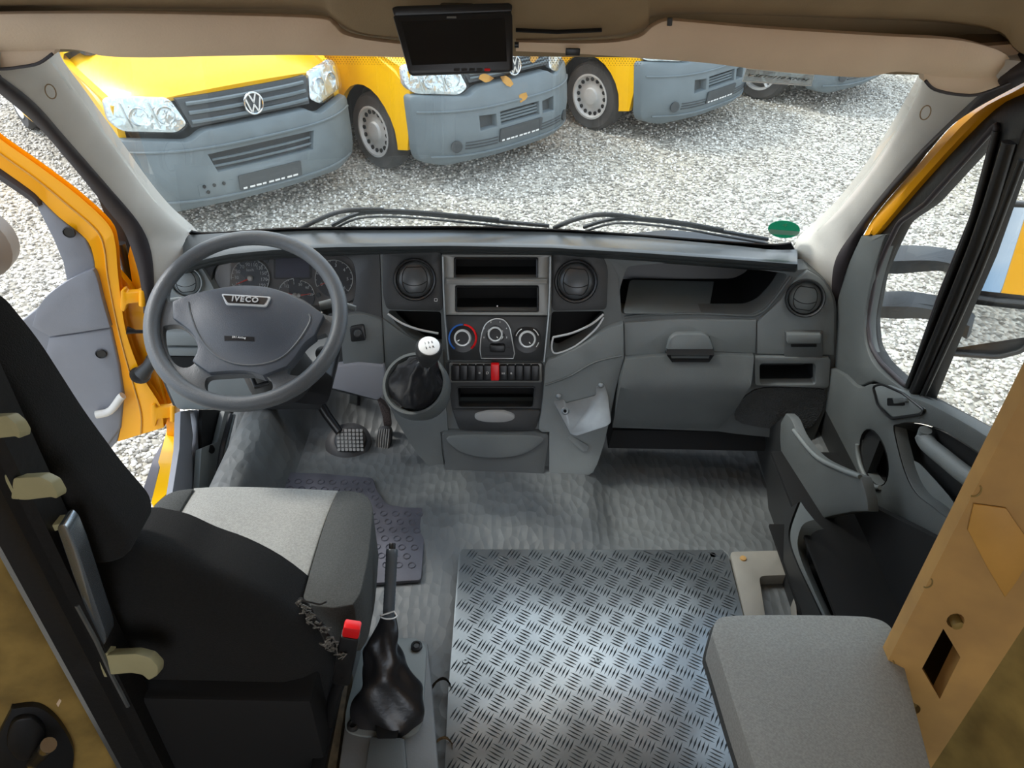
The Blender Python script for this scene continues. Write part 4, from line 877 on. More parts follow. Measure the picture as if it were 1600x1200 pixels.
cush('cushion_bolster', sp2([(302, 763), (270, 768), (245, 785), (225, 815), (200, 860), (185, 915)], 4)+[(200, 930), (226, 930)]+sp2([(238, 905), (262, 840), (282, 798), (302, 765)], 4), CZ+.006, G['cloth_d'], drop=.14, bev=.025)
box('seat_base', (-.54, .98, FZ+.15), (.40, .36, .26), G['void'], seat, bev=.01)
# backrest: rounded slab, outline in (X, Z) on the plane Y = .86
br_r = [(240, 812), (285, 822), (330, 842), (380, 860), (434, 888), (484, 926), (514, 958), (532, 1004), (537, 1050), (528, 1090), (510, 1130), (476, 1165)]
q = [Yp(a, b, .95) for a, b in sp2(br_r, 3)]; xc = -.70
R_ = [(v.x, v.z) for v in q]; Lf = [(2*xc-a, b) for a, b in reversed(R_)]
ol = R_+[(R_[-1][0]-.04, .94), (2*xc-R_[-1][0]+.04, .94)]+Lf
def MBk(a, b):
    d = max(0, 1-sdist(a, b, ol)/.09); return V((a, .84+.045*d*d, b))
plate('backrest', ol, MBk, (0, .095, .0), G['cloth_b'], seat, grid=.035, bev=.035, seg=3, smooth=70)
hq = [Yp(a, b, .93) for a, b in ((5, 462), (60, 530), (130, 640), (190, 722), (236, 775))]
hr = [(v.x, v.z) for v in hq]; hx_ = hr[-1][0]
hol = [(hr[0][0]-.03, hr[0][1]+.015)]+hr+[(hx_-.012, hr[-1][1]-.05), (hx_-.05, hr[-1][1]-.07), (hx_-.30, hr[-1][1]-.07), (hx_-.30, hr[0][1]+.02)]
plate('headrest', rpoly(hol, .03, 4), lambda a, b: V((a, .83+.0*b, b)), (0, .10, .0), G['cloth_b'], seat, bev=.025, seg=3, smooth=70)
tearp = [(468, 938), (480, 950), (490, 968), (503, 980), (512, 998), (522, 1010), (536, 1026)]
bm = bmesh.new(); rg = random.Random(5)
for k in range(34):
    t = rg.random()*(len(tearp)-1.01); i = int(t); a = lerp(tearp[i][0], tearp[i+1][0], t-i)+rg.uniform(-6, 6); b = lerp(tearp[i][1], tearp[i+1][1], t-i)+rg.uniform(-6, 6)
    p0 = Yp(a, b, .83); add_tube(bm, [p0, p0+V((rg.uniform(-.01, .012), -.004, rg.uniform(-.006, .012))), p0+V((rg.uniform(-.014, .018), -.006, rg.uniform(-.014, .012)))], [.0028, .002, .0008], 4)
build('torn_threads', bm, G['greyhook'] if False else mat('thread', (104, 102, 96), .9, var=.6, vscale=300), seat)['kind'] = 'stuff'
tube('torn_edge', [Yp(a, b, .84) for a, b in sp2(tearp, 3)], .007, G['cloth_b'], seat, 7)
tube('loose_thread', [Yp(a, b, .83) for a, b in sp2([(470, 938), (485, 941), (500, 944), (510, 940)], 4)], .0016, G['black'], seat, 5)

# seat belt buckle
bk = thing('seat_belt_buckle', 'black seat belt buckle with a red release button beside the handbrake', 'buckle', Tp(545, 1020, 1.40))
d = (Tp(549, 985, 1.36)-Tp(536, 1050, 1.44)).normalized(); side = V((1, 0, 0)); side = (side-d*side.dot(d)).normalized(); nn_ = side.cross(d)
Rb = axes(side, d, nn_); ln = (Tp(549, 985, 1.36)-Tp(536, 1050, 1.44)).length
box('housing', (Tp(549, 985, 1.36)+Tp(536, 1050, 1.44))/2-d*.02, (.034, ln+.02, .022), G['black'], bk, R=Rb, bev=.005)
rb = box('release_button', Tp(549, 987, 1.362)+d*.008, (.030, .030, .020), G['red'], bk, R=Rb, bev=.004); rb['label'] = 'red release button'
tube('stalk', [Tp(536, 1050, 1.44), Tp(522, 1090, 1.52), Tp(515, 1130, 1.58)], .012, G['black'], bk, 8)

# ------------------------------------------------------------------ handbrake
hz = FZ+.10
hb = thing('handbrake', 'upright handbrake lever with black leather gaiter between seat and tread plate', 'handbrake', Zp(605, 1100, hz))
tb = [(566, 1000), (578, 995), (660, 995), (672, 1005), (664, 1200), (640, 1260), (520, 1260), (530, 1180)]
box_ = plate('tunnel_cover', rpoly([(574, 1000), (668, 1000), (676, 1080), (690, 1260), (520, 1260), (540, 1120)], 8), MZ(hz-.006), (0, 0, -.10), G['floor_plain'], hb, bev=.012)
plate('cable_channel', rpoly([(578, 1150), (632, 1152), (645, 1290), (556, 1290)], 6), MZ(hz+.015), (0, 0, -.05), G['dash'], hb, bev=.01)
bpz = plate('base_plate', rpoly([(588, 998), (652, 996), (667, 1010), (660, 1135), (640, 1152), (566, 1150), (538, 1142), (540, 1110), (566, 1010)], 12), MZ(hz), (0, 0, -.006), mat('base_plate', (128, 134, 132), .45, bump=.1), hb, bev=.002)
for a, b in ((651, 1011), (552, 1135)): lathe('bolt', [(.013, 0), (.013, .006), (.008, .009), (.006, .006), (0, .006)], Zp(a, b, hz), (0, 0, 1), G['dash_dark'], bpz, 14)
top_, mid_ = Tp(612.5, 860, 1.60), Tp(607, 965, 1.575)
dd = (top_-mid_).normalized()
lathe('grip', [(0, 0), (.0125, 0), (.0125, .004)]+[(.0125-.0006*(k % 2), .004+k*.004) for k in range(30)][:30]+[(.0125, .125), (.0125, (top_-mid_).length), (.011, (top_-mid_).length+.003), (0, (top_-mid_).length+.003)], mid_, dd, mat('grip_plastic', (84, 90, 95), .26), hb, 20)
lathe('release_knob', [(.007, -.001), (.007, .010), (.006, .012), (0, .012)], top_+dd*.003, dd, G['black'], hb, 14)
secs = [((607, 962), 1.575, 11, 8), ((606, 972), 1.57, 15, 10), ((600, 988), 1.56, 20, 14), ((596, 1012), 1.56, 26, 18), ((603, 1030), 1.565, 30, 20), ((600, 1052), 1.57, 38, 26), ((610, 1072), 1.58, 48, 30), ((608, 1098), 1.59, 53, 34), ((609, 1122), 1.60, 53, 34), ((612, 1140), 1.605, 50, 32)]
rows = []
for k, ((px, py), t, rx, ry) in enumerate(secs):
    c = Tp(px, py, t); s = t/1200; row = []; ax = V((1, 0, 0)); ay = (fw*.8+V((0, .5, 0))).normalized()
    for i in range(40):
        a = 2*math.pi*i/40; amp = .26 if 1 < k < 9 else .05
        w = 1+amp*math.sin(3*a+k*1.35)*.7+amp*.5*math.sin(5*a-k*2.1)
        v = c+ax*math.cos(a)*rx*s*w+ay*math.sin(a)*ry*s*w
        if k >= 7: v += V((0, 0, -.022*max(0, math.cos(a-.0))**2*(k-6)*.5*(1 if math.cos(a) > 0 else 0)))
        v += up*(.010*math.sin(2*a+k*2.0)*(1 if 1 < k < 9 else 0)); row.append(v)
    rows.append(row)
lg = bmesh.new(); add_loft(lg, rows, True, False); g_ = build('gaiter', lg, G['leather'], hb, smooth=75)
ms = g_.modifiers.new('sub', 'SUBSURF'); ms.levels = 1; ms.render_levels = 2
tube('gaiter_tie', [Tp(607+13*math.cos(a), 962+5*math.sin(a), 1.565-.012*abs(math.sin(a))) for a in np.linspace(0, math.pi, 8)]+[Tp(616, 955, 1.55), Tp(620, 962, 1.55)], .0016, G['white'], hb, 5)
tube('wire_loop', [Tp(*p) for p in ((582, 1132, 1.585), (583, 1150, 1.59), (588, 1158, 1.59), (620, 1157, 1.59), (625, 1150, 1.59), (626, 1138, 1.585))], .0038, G['steel'], hb, 8)
plate('gaiter_hollow', rpoly([(586, 1132), (624, 1136), (620, 1153), (589, 1154)], 3), MZ(hz+.016), (0, 0, -.004), G['void'], hb)
# seat rail beside the tunnel
sr_ = thing('seat_rail', 'worn brown and black seat rail at the foot of the driver seat', 'rail', Zp(520, 1150, FZ+.02))
plate('rail', [(540, 1040), (548, 1040), (512, 1300), (486, 1300), (520, 1120)], MZ(FZ+.06), (0, 0, -.05), mat('rail_paint', (120, 104, 80), .6, var=.35, vscale=40), sr_, bev=.003)
plate('rail_slot', [(520, 1050), (540, 1040), (488, 1300), (460, 1300)], MZ(FZ+.08), (0, 0, -.07), G['black'], sr_, bev=.003)

# ------------------------------------------------------------------ rubber mat with round studs
mt = thing('floor_mat', 'grey rubber floor mat with raised rings, stepped edge, in front of the driver seat', 'mat', Zp(600, 840, FZ))
mo = [(418, 737), (500, 739), (583, 746), (589, 766), (604, 787), (630, 792), (665, 793), (663, 840), (658, 906), (570, 912), (450, 900), (400, 830)]
mz = FZ+.014
mp_ = plate('rubber_sheet', rpoly(mo, 6, 4), MZ(mz), (0, 0, -.01), G['mat'], mt, bev=.003)
me0 = None; inn = rpoly(mo, 6, 2)
for j in range(14):
    for i in range(26):
        v = V((-.66+.034*i+(.017 if j % 2 else 0), 1.76-.031*j, mz))
        # back to the frame to see whether the ring lies on the sheet
        r = v-CAM; px, py = 800+FPX*r.dot(rt)/r.dot(fw), 600-FPX*r.dot(up)/r.dot(fw)
        if not inpoly(px, py, inn) or sdist(px, py, inn) < 7 or (py > 800 and px < 560): continue
        if me0 is None:
            o = tube('ring', [v+V((.0095*math.cos(a), .0095*math.sin(a), .0008)) for a in [2*math.pi*k/8 for k in range(8)]], .0020, G['mat'], mp_, 3, closed=True); me0 = (o, v)
        else:
            c = me0[0].copy(); COL.objects.link(c); c.location = V(me0[0].location)+(v-me0[1])

# ------------------------------------------------------------------ aluminium tread plate
tz = FZ+.030
tp = thing('tread_plate', 'aluminium tread plate covering the floor where the middle seat stood', 'floor plate', Zp(930, 1000, tz))
to = [(717, 866), (722, 858), (1129, 859), (1138, 868), (1160, 955), (1195, 1100), (1225, 1240), (693, 1240), (700, 1080)]
tsh = plate('sheet', to, MZ(tz), (0, 0, -.004), G['alu'], tp, bev=.001)
bm = bmesh.new(); inn = to; Pt = .0575; cnt = 0
for i in range(-2, 20):
    for j in range(-4, 20):
        for h_ in (0, 1):
            x = -.20+Pt*(i+.5*h_); y = .70+Pt*(j+.5*h_)
            a = math.radians(62 if h_ == 0 else -28); d = V((math.cos(a), math.sin(a), 0)); n_ = V((-d.y, d.x, 0))
            for k in range(-2, 3):
                c = V((x, y, tz))+n_*k*.0088
                r = c-CAM; px, py = 800+FPX*r.dot(rt)/r.dot(fw), 600-FPX*r.dot(up)/r.dot(fw)
                if not inpoly(px, py, inn) or sdist(px, py, inn) < 5: continue
                L, w_ = .0165, .0021
                vv = [bm.verts.new(c+d*L), bm.verts.new(c+n_*w_), bm.verts.new(c-d*L), bm.verts.new(c-n_*w_), bm.verts.new(c+d*L*.5+V((0, 0, .0024))), bm.verts.new(c-d*L*.5+V((0, 0, .0024)))]
                for f in ((0, 1, 4), (1, 5, 4), (1, 2, 5), (2, 3, 5), (3, 4, 5), (3, 0, 4)): bm.faces.new([vv[q_] for q_ in f])
tb_ = build('tread_bars', bm, G['alub'], tp, smooth=10); tb_['kind'] = 'stuff'
for a, b in ((727, 1033), (934, 1032)): lathe('screw', [(.008, 0), (.007, .003), (.003, .003), (.003, .001), (0, .001)], Zp(a, b, tz), (0, 0, 1), G['steel'], tp, 14)
lathe('screw_hole', [(.008, .0005), (0, .0005)], Zp(1114, 867, tz), (0, 0, 1), G['void'], tp, 14)
# scraps of torn floor beside it
for k, (a, b, lb) in enumerate(((688, 1085, 'curled dark scrap of torn floor covering left of the tread plate'), (690, 1180, 'brown scrap of torn underlay by the lower corner of the tread plate'))):
    c = Zp(a, b, FZ+.02); bm = bmesh.new(); rg = random.Random(k)
    add_loft(bm, [[c+V((.022*math.cos(t)*(1+.2*rg.random()), .03*math.sin(t), .012*math.sin(t*1.5)+h_)) for t in np.linspace(.2, 2.6, 9)] for h_ in (0, .012)]); bmesh.ops.solidify(bm, geom=bm.faces[:], thickness=.003)
    tag(build('floor_scrap', bm, mat('scrap%d' % k, (52, 46, 36) if k == 0 else (140, 118, 88), .9, var=.4, vscale=90), pivot=c), lb, 'scrap')

# ------------------------------------------------------------------ right hand side: step tray, folded passenger seat
st = thing('step_tray', 'grey step tray with a recessed well right of the tread plate', 'tray', Zp(1185, 910, FZ+.03))
plate('tray_body', rpoly([(1141, 862), (1225, 860), (1240, 900), (1250, 1010), (1175, 1010)], 6), MZ(FZ+.035), (0, 0, -.05), mat('tray_plastic', (150, 146, 136), .6, var=.1), st, holes=[rpoly([(1186, 900), (1236, 898), (1246, 990), (1200, 990)], 8)], bev=.004)
recess('tray_well', rpoly([(1186, 900), (1236, 898), (1246, 990), (1200, 990)], 8), MZ(FZ+.034), (0, 0, -.06), G['dash_dark'], st)
lathe('bolt', [(.009, 0), (.008, .004), (0, .005)], Zp(1161, 873, FZ+.035), (0, 0, 1), G['tan'], st, 14)
ps = thing('passenger_seat', 'folded passenger seat cushion in light grey woven cloth beside the tan post', 'seat', Zp(1250, 1100, FZ))
PZ = H-1.13
po = sp2([(1113, 990), (1118, 972), (1135, 963), (1200, 961), (1320, 962), (1366, 966), (1390, 978), (1402, 1000)], 4)+[(1480, 1300), (1215, 1300)]+sp2([(1180, 1200), (1150, 1110), (1125, 1030), (1113, 994)], 4)
plate('cushion', po, lambda a, b: Zp(a, b, PZ)+V((0, 0, .014*min(1, sdist(a, b, po)/60))), (0, 0, -.07), G['cloth_l'], ps, grid=22, bev=.014, seg=3, smooth=60)
plate('cushion_side', [(x-5, y+3) for x, y in po], MZ(PZ-.035), (.0, 0, -.075), G['cloth_d'], ps, bev=.012)
plate('seat_pan', [(1130, 1020), (1400, 1010), (1500, 1350), (1215, 1350)], MZ(PZ-.10), (0, 0, -.06), G['black'], ps, bev=.01)
box('hinge_foot', (.62, .62, FZ+.18), (.08, .12, .36), G['black'], ps, bev=.01)

# ------------------------------------------------------------------ right door
DN = V((-1, 0, -.10)).normalized(); DP = V((.935, 1.4, 1.42))
MDr = lambda off=0: (lambda a, b: Pp(a, b, DP+DN*off, DN))
door = struct('door_2', (.95, 1.4, FZ))
OX = V((.03, 0, .003))
glq = rpoly([(1559, 192), (1446, 319), (1405, 347), (1384, 390), (1368, 430), (1356, 500), (1360, 540), (1375, 566), (1418, 607), (1470, 460), (1520, 340)], 10)
glm = [(1598, 205), (1700, 60), (1900, 300), (1760, 800), (1552, 684), (1442, 622), (1490, 500), (1532, 400)]
frame_o = [(1620, 120), (1544, 172), (1450, 270), (1375, 360), (1345, 368), (1325, 410), (1306, 470), (1300, 572), (1340, 604), (1400, 616), (1500, 680), (1560, 720), (1780, 850), (2000, 300), (1800, 0)]
plate('door_frame', frame_o, MDr(0), OX, G['sealb'], door, holes=[glq, glm], grid=60, bev=.003)
plate('quarter_glass', glq, MDr(-.014), (.004, 0, 0), G['glass2'], door); plate('side_glass', glm, MDr(-.014), (.004, 0, 0), G['glass2'], door)
yb_ = [(1660, 96), (1600, 141), (1544, 172), (1450, 270), (1372, 362), (1366, 366)]; ya_ = [(1640, 92), (1600, 128), (1502, 184), (1431, 262), (1372, 331), (1350, 368)]
loft('painted_edge', [[MDr(.012)(a, b), MDr(.02)((a+c_)/2, (b+d_)/2), MDr(.012)(c_, d_)] for (a, b), (c_, d_) in zip(sp2(ya_, 4), sp2(yb_, 4))], G['yellow_d'], door, thick=OX)
for pts, r in (([(1557, 205), (1522, 338), (1470, 470), (1418, 604)], .006), ([(1597, 250), (1530, 425), (1441, 620)], .006), ([(1578, 222), (1525, 385), (1430, 612)], .013)):
    tube('bar_lip', [MDr(.006)(a, b) for a, b in sp2(pts, 3)], r, G['sealb'], door, 8)
tube('glass_seal', [MDr(.004)(a, b) for a, b in glq], .006, G['seal'], door, 8, closed=True)
tube('glass_seal', [MDr(.006)(a, b) for a, b in ((1442, 622), (1500, 655), (1552, 686), (1640, 735))], .008, G['sealb'], door, 8)
up_o = sp2([(1345, 368), (1322, 420), (1308, 470), (1300, 520), (1298, 572)], 4)+sp2([(1318, 584), (1340, 603), (1365, 596), (1396, 612)], 3)+sp2([(1418, 614), (1372, 578), (1354, 545), (1350, 500), (1360, 440), (1376, 385), (1384, 366)], 4)
plate('upper_trim', up_o, MDr(.016), OX, G['dash'], door, grid=24, bev=.006)
low_o = sp2([(1296, 574), (1318, 586), (1340, 605), (1366, 600), (1420, 618), (1470, 640), (1555, 690), (1700, 790)], 3)+[(1800, 1000), (1500, 870), (1360, 800), (1300, 800), (1225, 700), (1240, 640), (1275, 590)]
hole_s = ell(1365, 715, 20, 45, 24, rot=-14)
hole_p = sp2([(1396, 672), (1402, 664), (1420, 661), (1444, 664), (1480, 678), (1532, 712), (1560, 740), (1560, 800), (1495, 815), (1455, 790), (1430, 770), (1412, 735)], 3, True)
plate('door_card', low_o, MDr(.028), OX, G['dash'], door, holes=[hole_s, hole_p], grid=40, bev=.006)
recess('speaker_bay', hole_s, MDr(.028), (.05, 0, 0), G['void'], door)
tube('speaker_rim', [MDr(.030)(a, b) for a, b in ell(1364, 716, 22, 47, 20, 90, 215, -14)], .006, G['dash_light'], door, 8)
recess('arm_pocket', hole_p, MDr(.028), (.06, 0, -.02), G['dash_dark'], door)
plate('pocket_floor', sp2([(1412, 722), (1430, 719), (1450, 737), (1494, 790), (1486, 818), (1455, 800), (1427, 772)], 3, True), MDr(-.0), (.02, 0, -.02), G['dash_light'], door, bev=.006)
lathe('pocket_stud', [(.006, 0), (.006, .004), (0, .005)], MDr(.0)(1413, 705), DN, G['black'], door, 12)
hd_ = sp2([(1440, 668), (1438, 678), (1446, 692), (1470, 712), (1505, 740), (1545, 765)], 4)
bm = bmesh.new(); add_tube(bm, [MDr(.035)(a+6, b+4) for a, b in hd_], [.013]*4+[.018]*(len(hd_)-4), 12); build('grab_handle', bm, G['dash_light'], door)
plate('handle_pocket', sp2([(1456, 668), (1466, 670), (1500, 690), (1534, 712), (1532, 736), (1500, 728), (1470, 706), (1456, 690)], 3, True), MDr(.012), (.01, 0, 0), G['void'], door)
swp = plate('switch_plate', rpoly([(1366, 604), (1378, 602), (1410, 616), (1442, 640), (1436, 646), (1394, 652), (1374, 632)], 5), MDr(.036), OX, G['dash_light'], door, bev=.004)
tube('switch_plate_rim', [MDr(.034)(a, b) for a, b in rpoly([(1364, 604), (1378, 600), (1410, 614), (1444, 641), (1437, 648), (1393, 655), (1371, 633)], 5)], .003, G['black'], swp, 6, closed=True)
plate('switch_recess', rrect(1386, 622, 1413, 634, 2), MDr(.0372), (.002, 0, 0), G['black'], swp); plate('window_switch', rpoly([(1394, 622), (1412, 621), (1415, 628), (1396, 631)], 2), MDr(.044), (.008, 0, 0), G['dash'], swp, bev=.002)
fin = sp2([(1227, 646), (1236, 655), (1246, 678), (1262, 700), (1280, 717), (1310, 732), (1344, 745)], 3)+sp2([(1347, 752), (1354, 780), (1356, 799)], 3)+sp2([(1330, 800), (1300, 806), (1272, 812), (1255, 800), (1247, 783), (1233, 790), (1224, 740), (1218, 690), (1219, 660)], 3)
MXf = MP((.80, 1.5, 1.1), V((-1, -.15, .0)).normalized())
plate('pocket_flap', fin, MXf, (.025, 0, 0), G['dash'], door, grid=22, bev=.008)
tube('flap_edge', [MXf(a, b) for a, b in sp2([(1240, 672), (1262, 700), (1280, 717), (1310, 732), (1344, 745)], 3)], .006, G['dash_light'], door, 8)
rim_o = sp2([(1248, 782), (1238, 808), (1232, 830), (1234, 852), (1246, 884), (1262, 918), (1283, 962), (1300, 1000)], 4); rim_i = sp2([(1272, 812), (1258, 817), (1250, 828), (1246, 850), (1252, 876), (1268, 914), (1289, 960), (1306, 1000)], 4)
MXr = MX(.735)
loft('bin_rim', [[MXr(a, b)+V((.006, 0, -.004)), MXr(*((a*.6+c_*.4), (b*.6+d_*.4))), MXr(c_, d_), MXr(c_, d_)+V((.03, 0, -.03))] for (a, b), (c_, d_) in zip(rim_o, rim_i)], G['dash_light'], door)
plate('bin_wall', sp2([(1247, 785), (1238, 808), (1232, 830), (1234, 852), (1246, 884), (1262, 918), (1283, 962), (1300, 1000)], 4)+[(1290, 1040), (1232, 1040), (1222, 960), (1224, 870), (1226, 800)], MX(.742), (.01, 0, 0), G['dash_dark'], door, grid=24)
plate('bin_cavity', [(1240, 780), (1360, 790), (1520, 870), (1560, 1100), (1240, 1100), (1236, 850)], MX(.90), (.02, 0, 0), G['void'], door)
box('bin_shade_sheet', (.845, 1.28, FZ+.19), (.19, .72, .01), G['void'], door)  # black sheet added over the floor; the bin's shade is in its colour
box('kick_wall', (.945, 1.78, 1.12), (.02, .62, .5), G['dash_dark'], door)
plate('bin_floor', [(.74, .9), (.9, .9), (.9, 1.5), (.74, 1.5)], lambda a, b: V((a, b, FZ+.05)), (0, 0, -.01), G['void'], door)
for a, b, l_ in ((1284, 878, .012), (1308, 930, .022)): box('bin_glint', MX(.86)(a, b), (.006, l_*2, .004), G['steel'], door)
plate('kick_panel', [(1178, 690), (1228, 648), (1222, 720), (1240, 790), (1228, 858), (1205, 858), (1198, 760)], MX(.79), (.03, 0, 0), G['dash_dark'], door, grid=40)
plate('outer_panel', [(.6, .62), (2.05, .62), (2.05, 1.2), (1.75, 1.30), (.6, 1.24)], lambda a, b: V((1.0, a, b)), (.03, 0, 0), G['skin'], door)

# ------------------------------------------------------------------ right exterior mirror
mc = Xp(1548, 440, 1.28)
mr = thing('door_mirror', 'black twin-glass door mirror on two grey arms outside the passenger window', 'mirror', mc)
mnd = (V((1.03, .1, 1.55))-mc).normalized()-(mc-CAM).normalized(); mn = mnd.normalized()
MMr = lambda off: (lambda a, b: Pp(a, b, mc+mn*off, mn))
house = rpoly([(1560, 318), (1640, 322), (1650, 420), (1640, 500), (1598, 548), (1560, 558), (1478, 552), (1490, 500), (1530, 400)], 10)
plate('housing', house, MMr(-.005), -mn*.07, G['black'], mr, bev=.01)
mg1 = rpoly([(1563, 323), (1636, 326), (1644, 420), (1640, 466), (1512, 452), (1545, 380)], 5); mg2 = rpoly([(1508, 474), (1600, 484), (1636, 480), (1594, 540), (1560, 549), (1484, 542)], 6)
plate('mirror_glass', mg1, MMr(.002), -mn*.004, G['mirror'], mr); mn2 = ((V((1.35, .2, .9))-mc).normalized()-(mc-CAM).normalized()).normalized(); mc2 = MMr(.004)(1560, 512)
plate('wide_glass', mg2, MP(mc2, mn2), -mn*.004, G['mirror'], mr)
tube('housing_rim', [MMr(.004)(a, b) for a, b in house], .007, G['dash_dark'], mr, 8, closed=True)
tube('divider', [MMr(.008)(a, b) for a, b in ((1508, 462), (1560, 470), (1640, 476))], .011, G['dash_dark'], mr, 8, flat=.6)
for top, bot in (([(1365, 392), (1400, 388), (1450, 390), (1490, 398), (1530, 412)], [(1365, 425), (1400, 428), (1450, 424), (1480, 426), (1530, 450)]), ([(1355, 463), (1400, 460), (1440, 464), (1480, 474), (1520, 490)], [(1355, 495), (1400, 498), (1440, 498), (1470, 506), (1510, 530)])):
    loft('arm', [[Xp(a, b, lerp(1.0, 1.25, k/16)), Xp((a+c_)/2-0, (b+d_)/2, lerp(.975, 1.225, k/16)), Xp(c_, d_, lerp(1.0, 1.25, k/16))] for k, ((a, b), (c_, d_)) in enumerate(zip(sp2(top, 4), sp2(bot, 4)))], mat('arm_plastic', (52, 55, 58), .55) if 'armp' not in G else G['armp'], mr, thick=(.02, .02, 0))

# ------------------------------------------------------------------ left door, standing open
LP, LN = V((-1.0, 1.90, 1.4)), V((.25, -.97, 0)).normalized(); MLd = lambda off=0: (lambda a, b: Pp(a, b, LP+LN*off, LN))
d1 = struct('door_1', (-1.0, 1.9, FZ))
eo = sp2([(-60, 168), (0, 217), (60, 259), (120, 304), (168, 349), (180, 380), (184, 425), (193, 500), (205, 545), (225, 592), (250, 633), (256, 668)], 4)
ei = sp2([(-60, 222), (0, 264), (54, 303), (92, 339), (133, 372), (146, 400), (152, 440), (171, 508), (185, 567), (193, 617), (190, 660), (184, 690)], 4)
loft('painted_edge', [[MLd(-.02)(*a), MLd(.012)(*a), MLd(.012)(lerp(a[0], b[0], .45), lerp(a[1], b[1], .45)), MLd(.0)(lerp(a[0], b[0], .55), lerp(a[1], b[1], .55)), MLd(.004)(*b), MLd(-.02)(*b)] for a, b in zip(eo, ei)], G['yellow_d'], d1, thick=(0, .02, 0))
plate('jamb_face', sp2([(184, 425), (193, 500), (205, 545), (225, 592), (250, 633), (256, 668)], 3)+[(262, 650), (252, 610), (240, 560), (230, 500), (222, 470)], MLd(-.03), (0, .02, 0), G['yellow_d'], d1, grid=30)
tube('paint_seam', [MLd(.013)(lerp(a[0], b[0], .5), lerp(a[1], b[1], .5)) for a, b in zip(eo, ei)], .0022, G['amber'], d1, 6)
loft('window_rubber', [[MLd(.006)(*a), MLd(.014)((a[0]+b[0])/2, (a[1]+b[1])/2), MLd(.006)(*b)] for a, b in zip(sp2([(-60, 222), (0, 264), (54, 303), (66, 320)], 4), sp2([(-60, 240), (0, 282), (44, 312), (56, 324)], 4))], G['seal'], d1, thick=(0, .02, 0))
card = [(54, 317), (62, 312), (92, 341), (133, 373), (146, 402), (152, 442), (171, 509), (185, 567), (193, 617), (190, 660), (183, 690), (120, 760), (-80, 760), (-80, 470), (30, 505), (55, 485), (75, 462), (104, 440), (98, 410), (82, 372)]
plate('door_card', card, MLd(.004), (0, .02, 0), G['doorgrey'], d1, grid=34, bev=.004)
plate('door_card_swell', sp2([(58, 484), (72, 464), (104, 440), (135, 425), (148, 426), (160, 470), (172, 512)], 4)+[(120, 520), (78, 526), (50, 510)], MLd(.018), (0, .018, 0), G['doorgrey'], d1, grid=24, bev=.008)
plate('door_card_lower', [(76, 528), (120, 522), (173, 513), (186, 570), (193, 617), (188, 670), (120, 760), (40, 760), (60, 600)], MLd(.012), (0, .018, 0), G['doorgrey'], d1, grid=30, bev=.006)
for a, b in ((108, 363), (158, 553)): lathe('screw_well', [(.016, 0), (.014, .003), (.010, -.004), (0, -.006)], MLd(.016)(a, b), LN, G['black'], d1, 20)
tube('pocket_lip', [MLd(.03)(a, b) for a, b in sp2([(150, 648), (172, 642), (188, 622), (192, 618)], 4)], .012, G['trim_l'], d1, 10)
for y0, nm in ((466, 'upper'), (646, 'lower')):
    x0 = 188 if nm == 'upper' else 236
    hg = plate('hinge', rpoly([(x0, y0-12), (x0+6, y0-14), (x0+8, y0-8), (x0+38, y0-10), (x0+38, y0+6), (x0+10, y0+9), (x0+6, y0+22), (x0, y0+18)], 3), MLd(.02), (0, .02, 0), G['yellow_d'], d1, bev=.003)
    tube('hinge_pin', [MLd(.03)(x0+34, y0-14), MLd(.03)(x0+34, y0+11)], .009, G['yellow_d'], hg, 10)
tube('check_strap', [MLd(.02)(198, 516), MLd(.02)(212, 518), MLd(.02)(232, 518)], [.012, .006, .005], G['black'], d1, 8)
tube('cable_boot', [MLd(.03)(222, 584), MLd(.035)(232, 572), MLd(.03)(240, 562)], [.024, .018, .022], G['dash_dark'], d1, 12)
lathe('grommet', [(.03, 0), (.028, .006), (.016, .006), (0, 0)], MLd(.022)(219, 586), LN, G['black'], d1, 18)
plate('mirror_base', [(150, 300), (165, 318), (200, 360), (212, 395), (214, 460), (206, 478), (190, 420), (178, 375)], MY(1.98), (0, .03, 0), G['sealb'], d1)
mh = lathe('mirror_housing', [(0, -.03), (.06, -.03), (.10, 0), (.105, .05), (.08, .08), (0, .085)], Pp(-26, 370, LP+V((0, .25, 0)), LN), (0, -1, 0), mat('mirror_back', (120, 112, 100), .5), d1, 24)

# left jamb of the body: painted pillar, sill and entry trim
wlj = struct('trim_3')
plate('painted_pillar', sp2([(206, 372), (216, 410), (224, 450), (232, 500), (246, 560), (262, 610), (275, 655), (280, 700)], 3)+sp2([(262, 700), (258, 650), (244, 610), (228, 560), (216, 500), (208, 450), (200, 400)], 3), MY(1.93), (0, .04, 0), G['yellow_d'], wlj, grid=24)
tube('jamb_dark_gap', [Yp(a, b, 1.95) for a, b in sp2([(188, 380), (198, 420), (206, 470), (212, 520)], 3)], .014, G['black'], wlj, 8)
sl = lambda a, b: Xp(a, b, interp(b, [(640, -.955), (800, -.93)]))
plate('painted_sill', rpoly([(262, 668), (276, 662), (275, 700), (262, 770), (240, 790), (236, 786), (250, 730), (247, 722)], 2), MZ(FZ-.04), (0, 0, -.02), G['yellow'], wlj)
plate('outer_sill', [(255, 690), (250, 724), (238, 780), (222, 770), (240, 715)], MZ(FZ-.10), (0, 0, -.02), mat('sill_plastic', (96, 98, 108), .6), wlj)
plate('entry_trim', sp2([(276, 642), (300, 640), (317, 646), (320, 672), (318, 720), (312, 800)], 3)+[(255, 810), (262, 775), (274, 700)], lambda a, b: sl(a, b)+V((.012, 0, 0)), (-.02, 0, -.01), G['doorgrey'], wlj, holes=[[(291, 642), (297, 644), (301, 660), (300, 690), (293, 712), (296, 680)]], bev=.003)
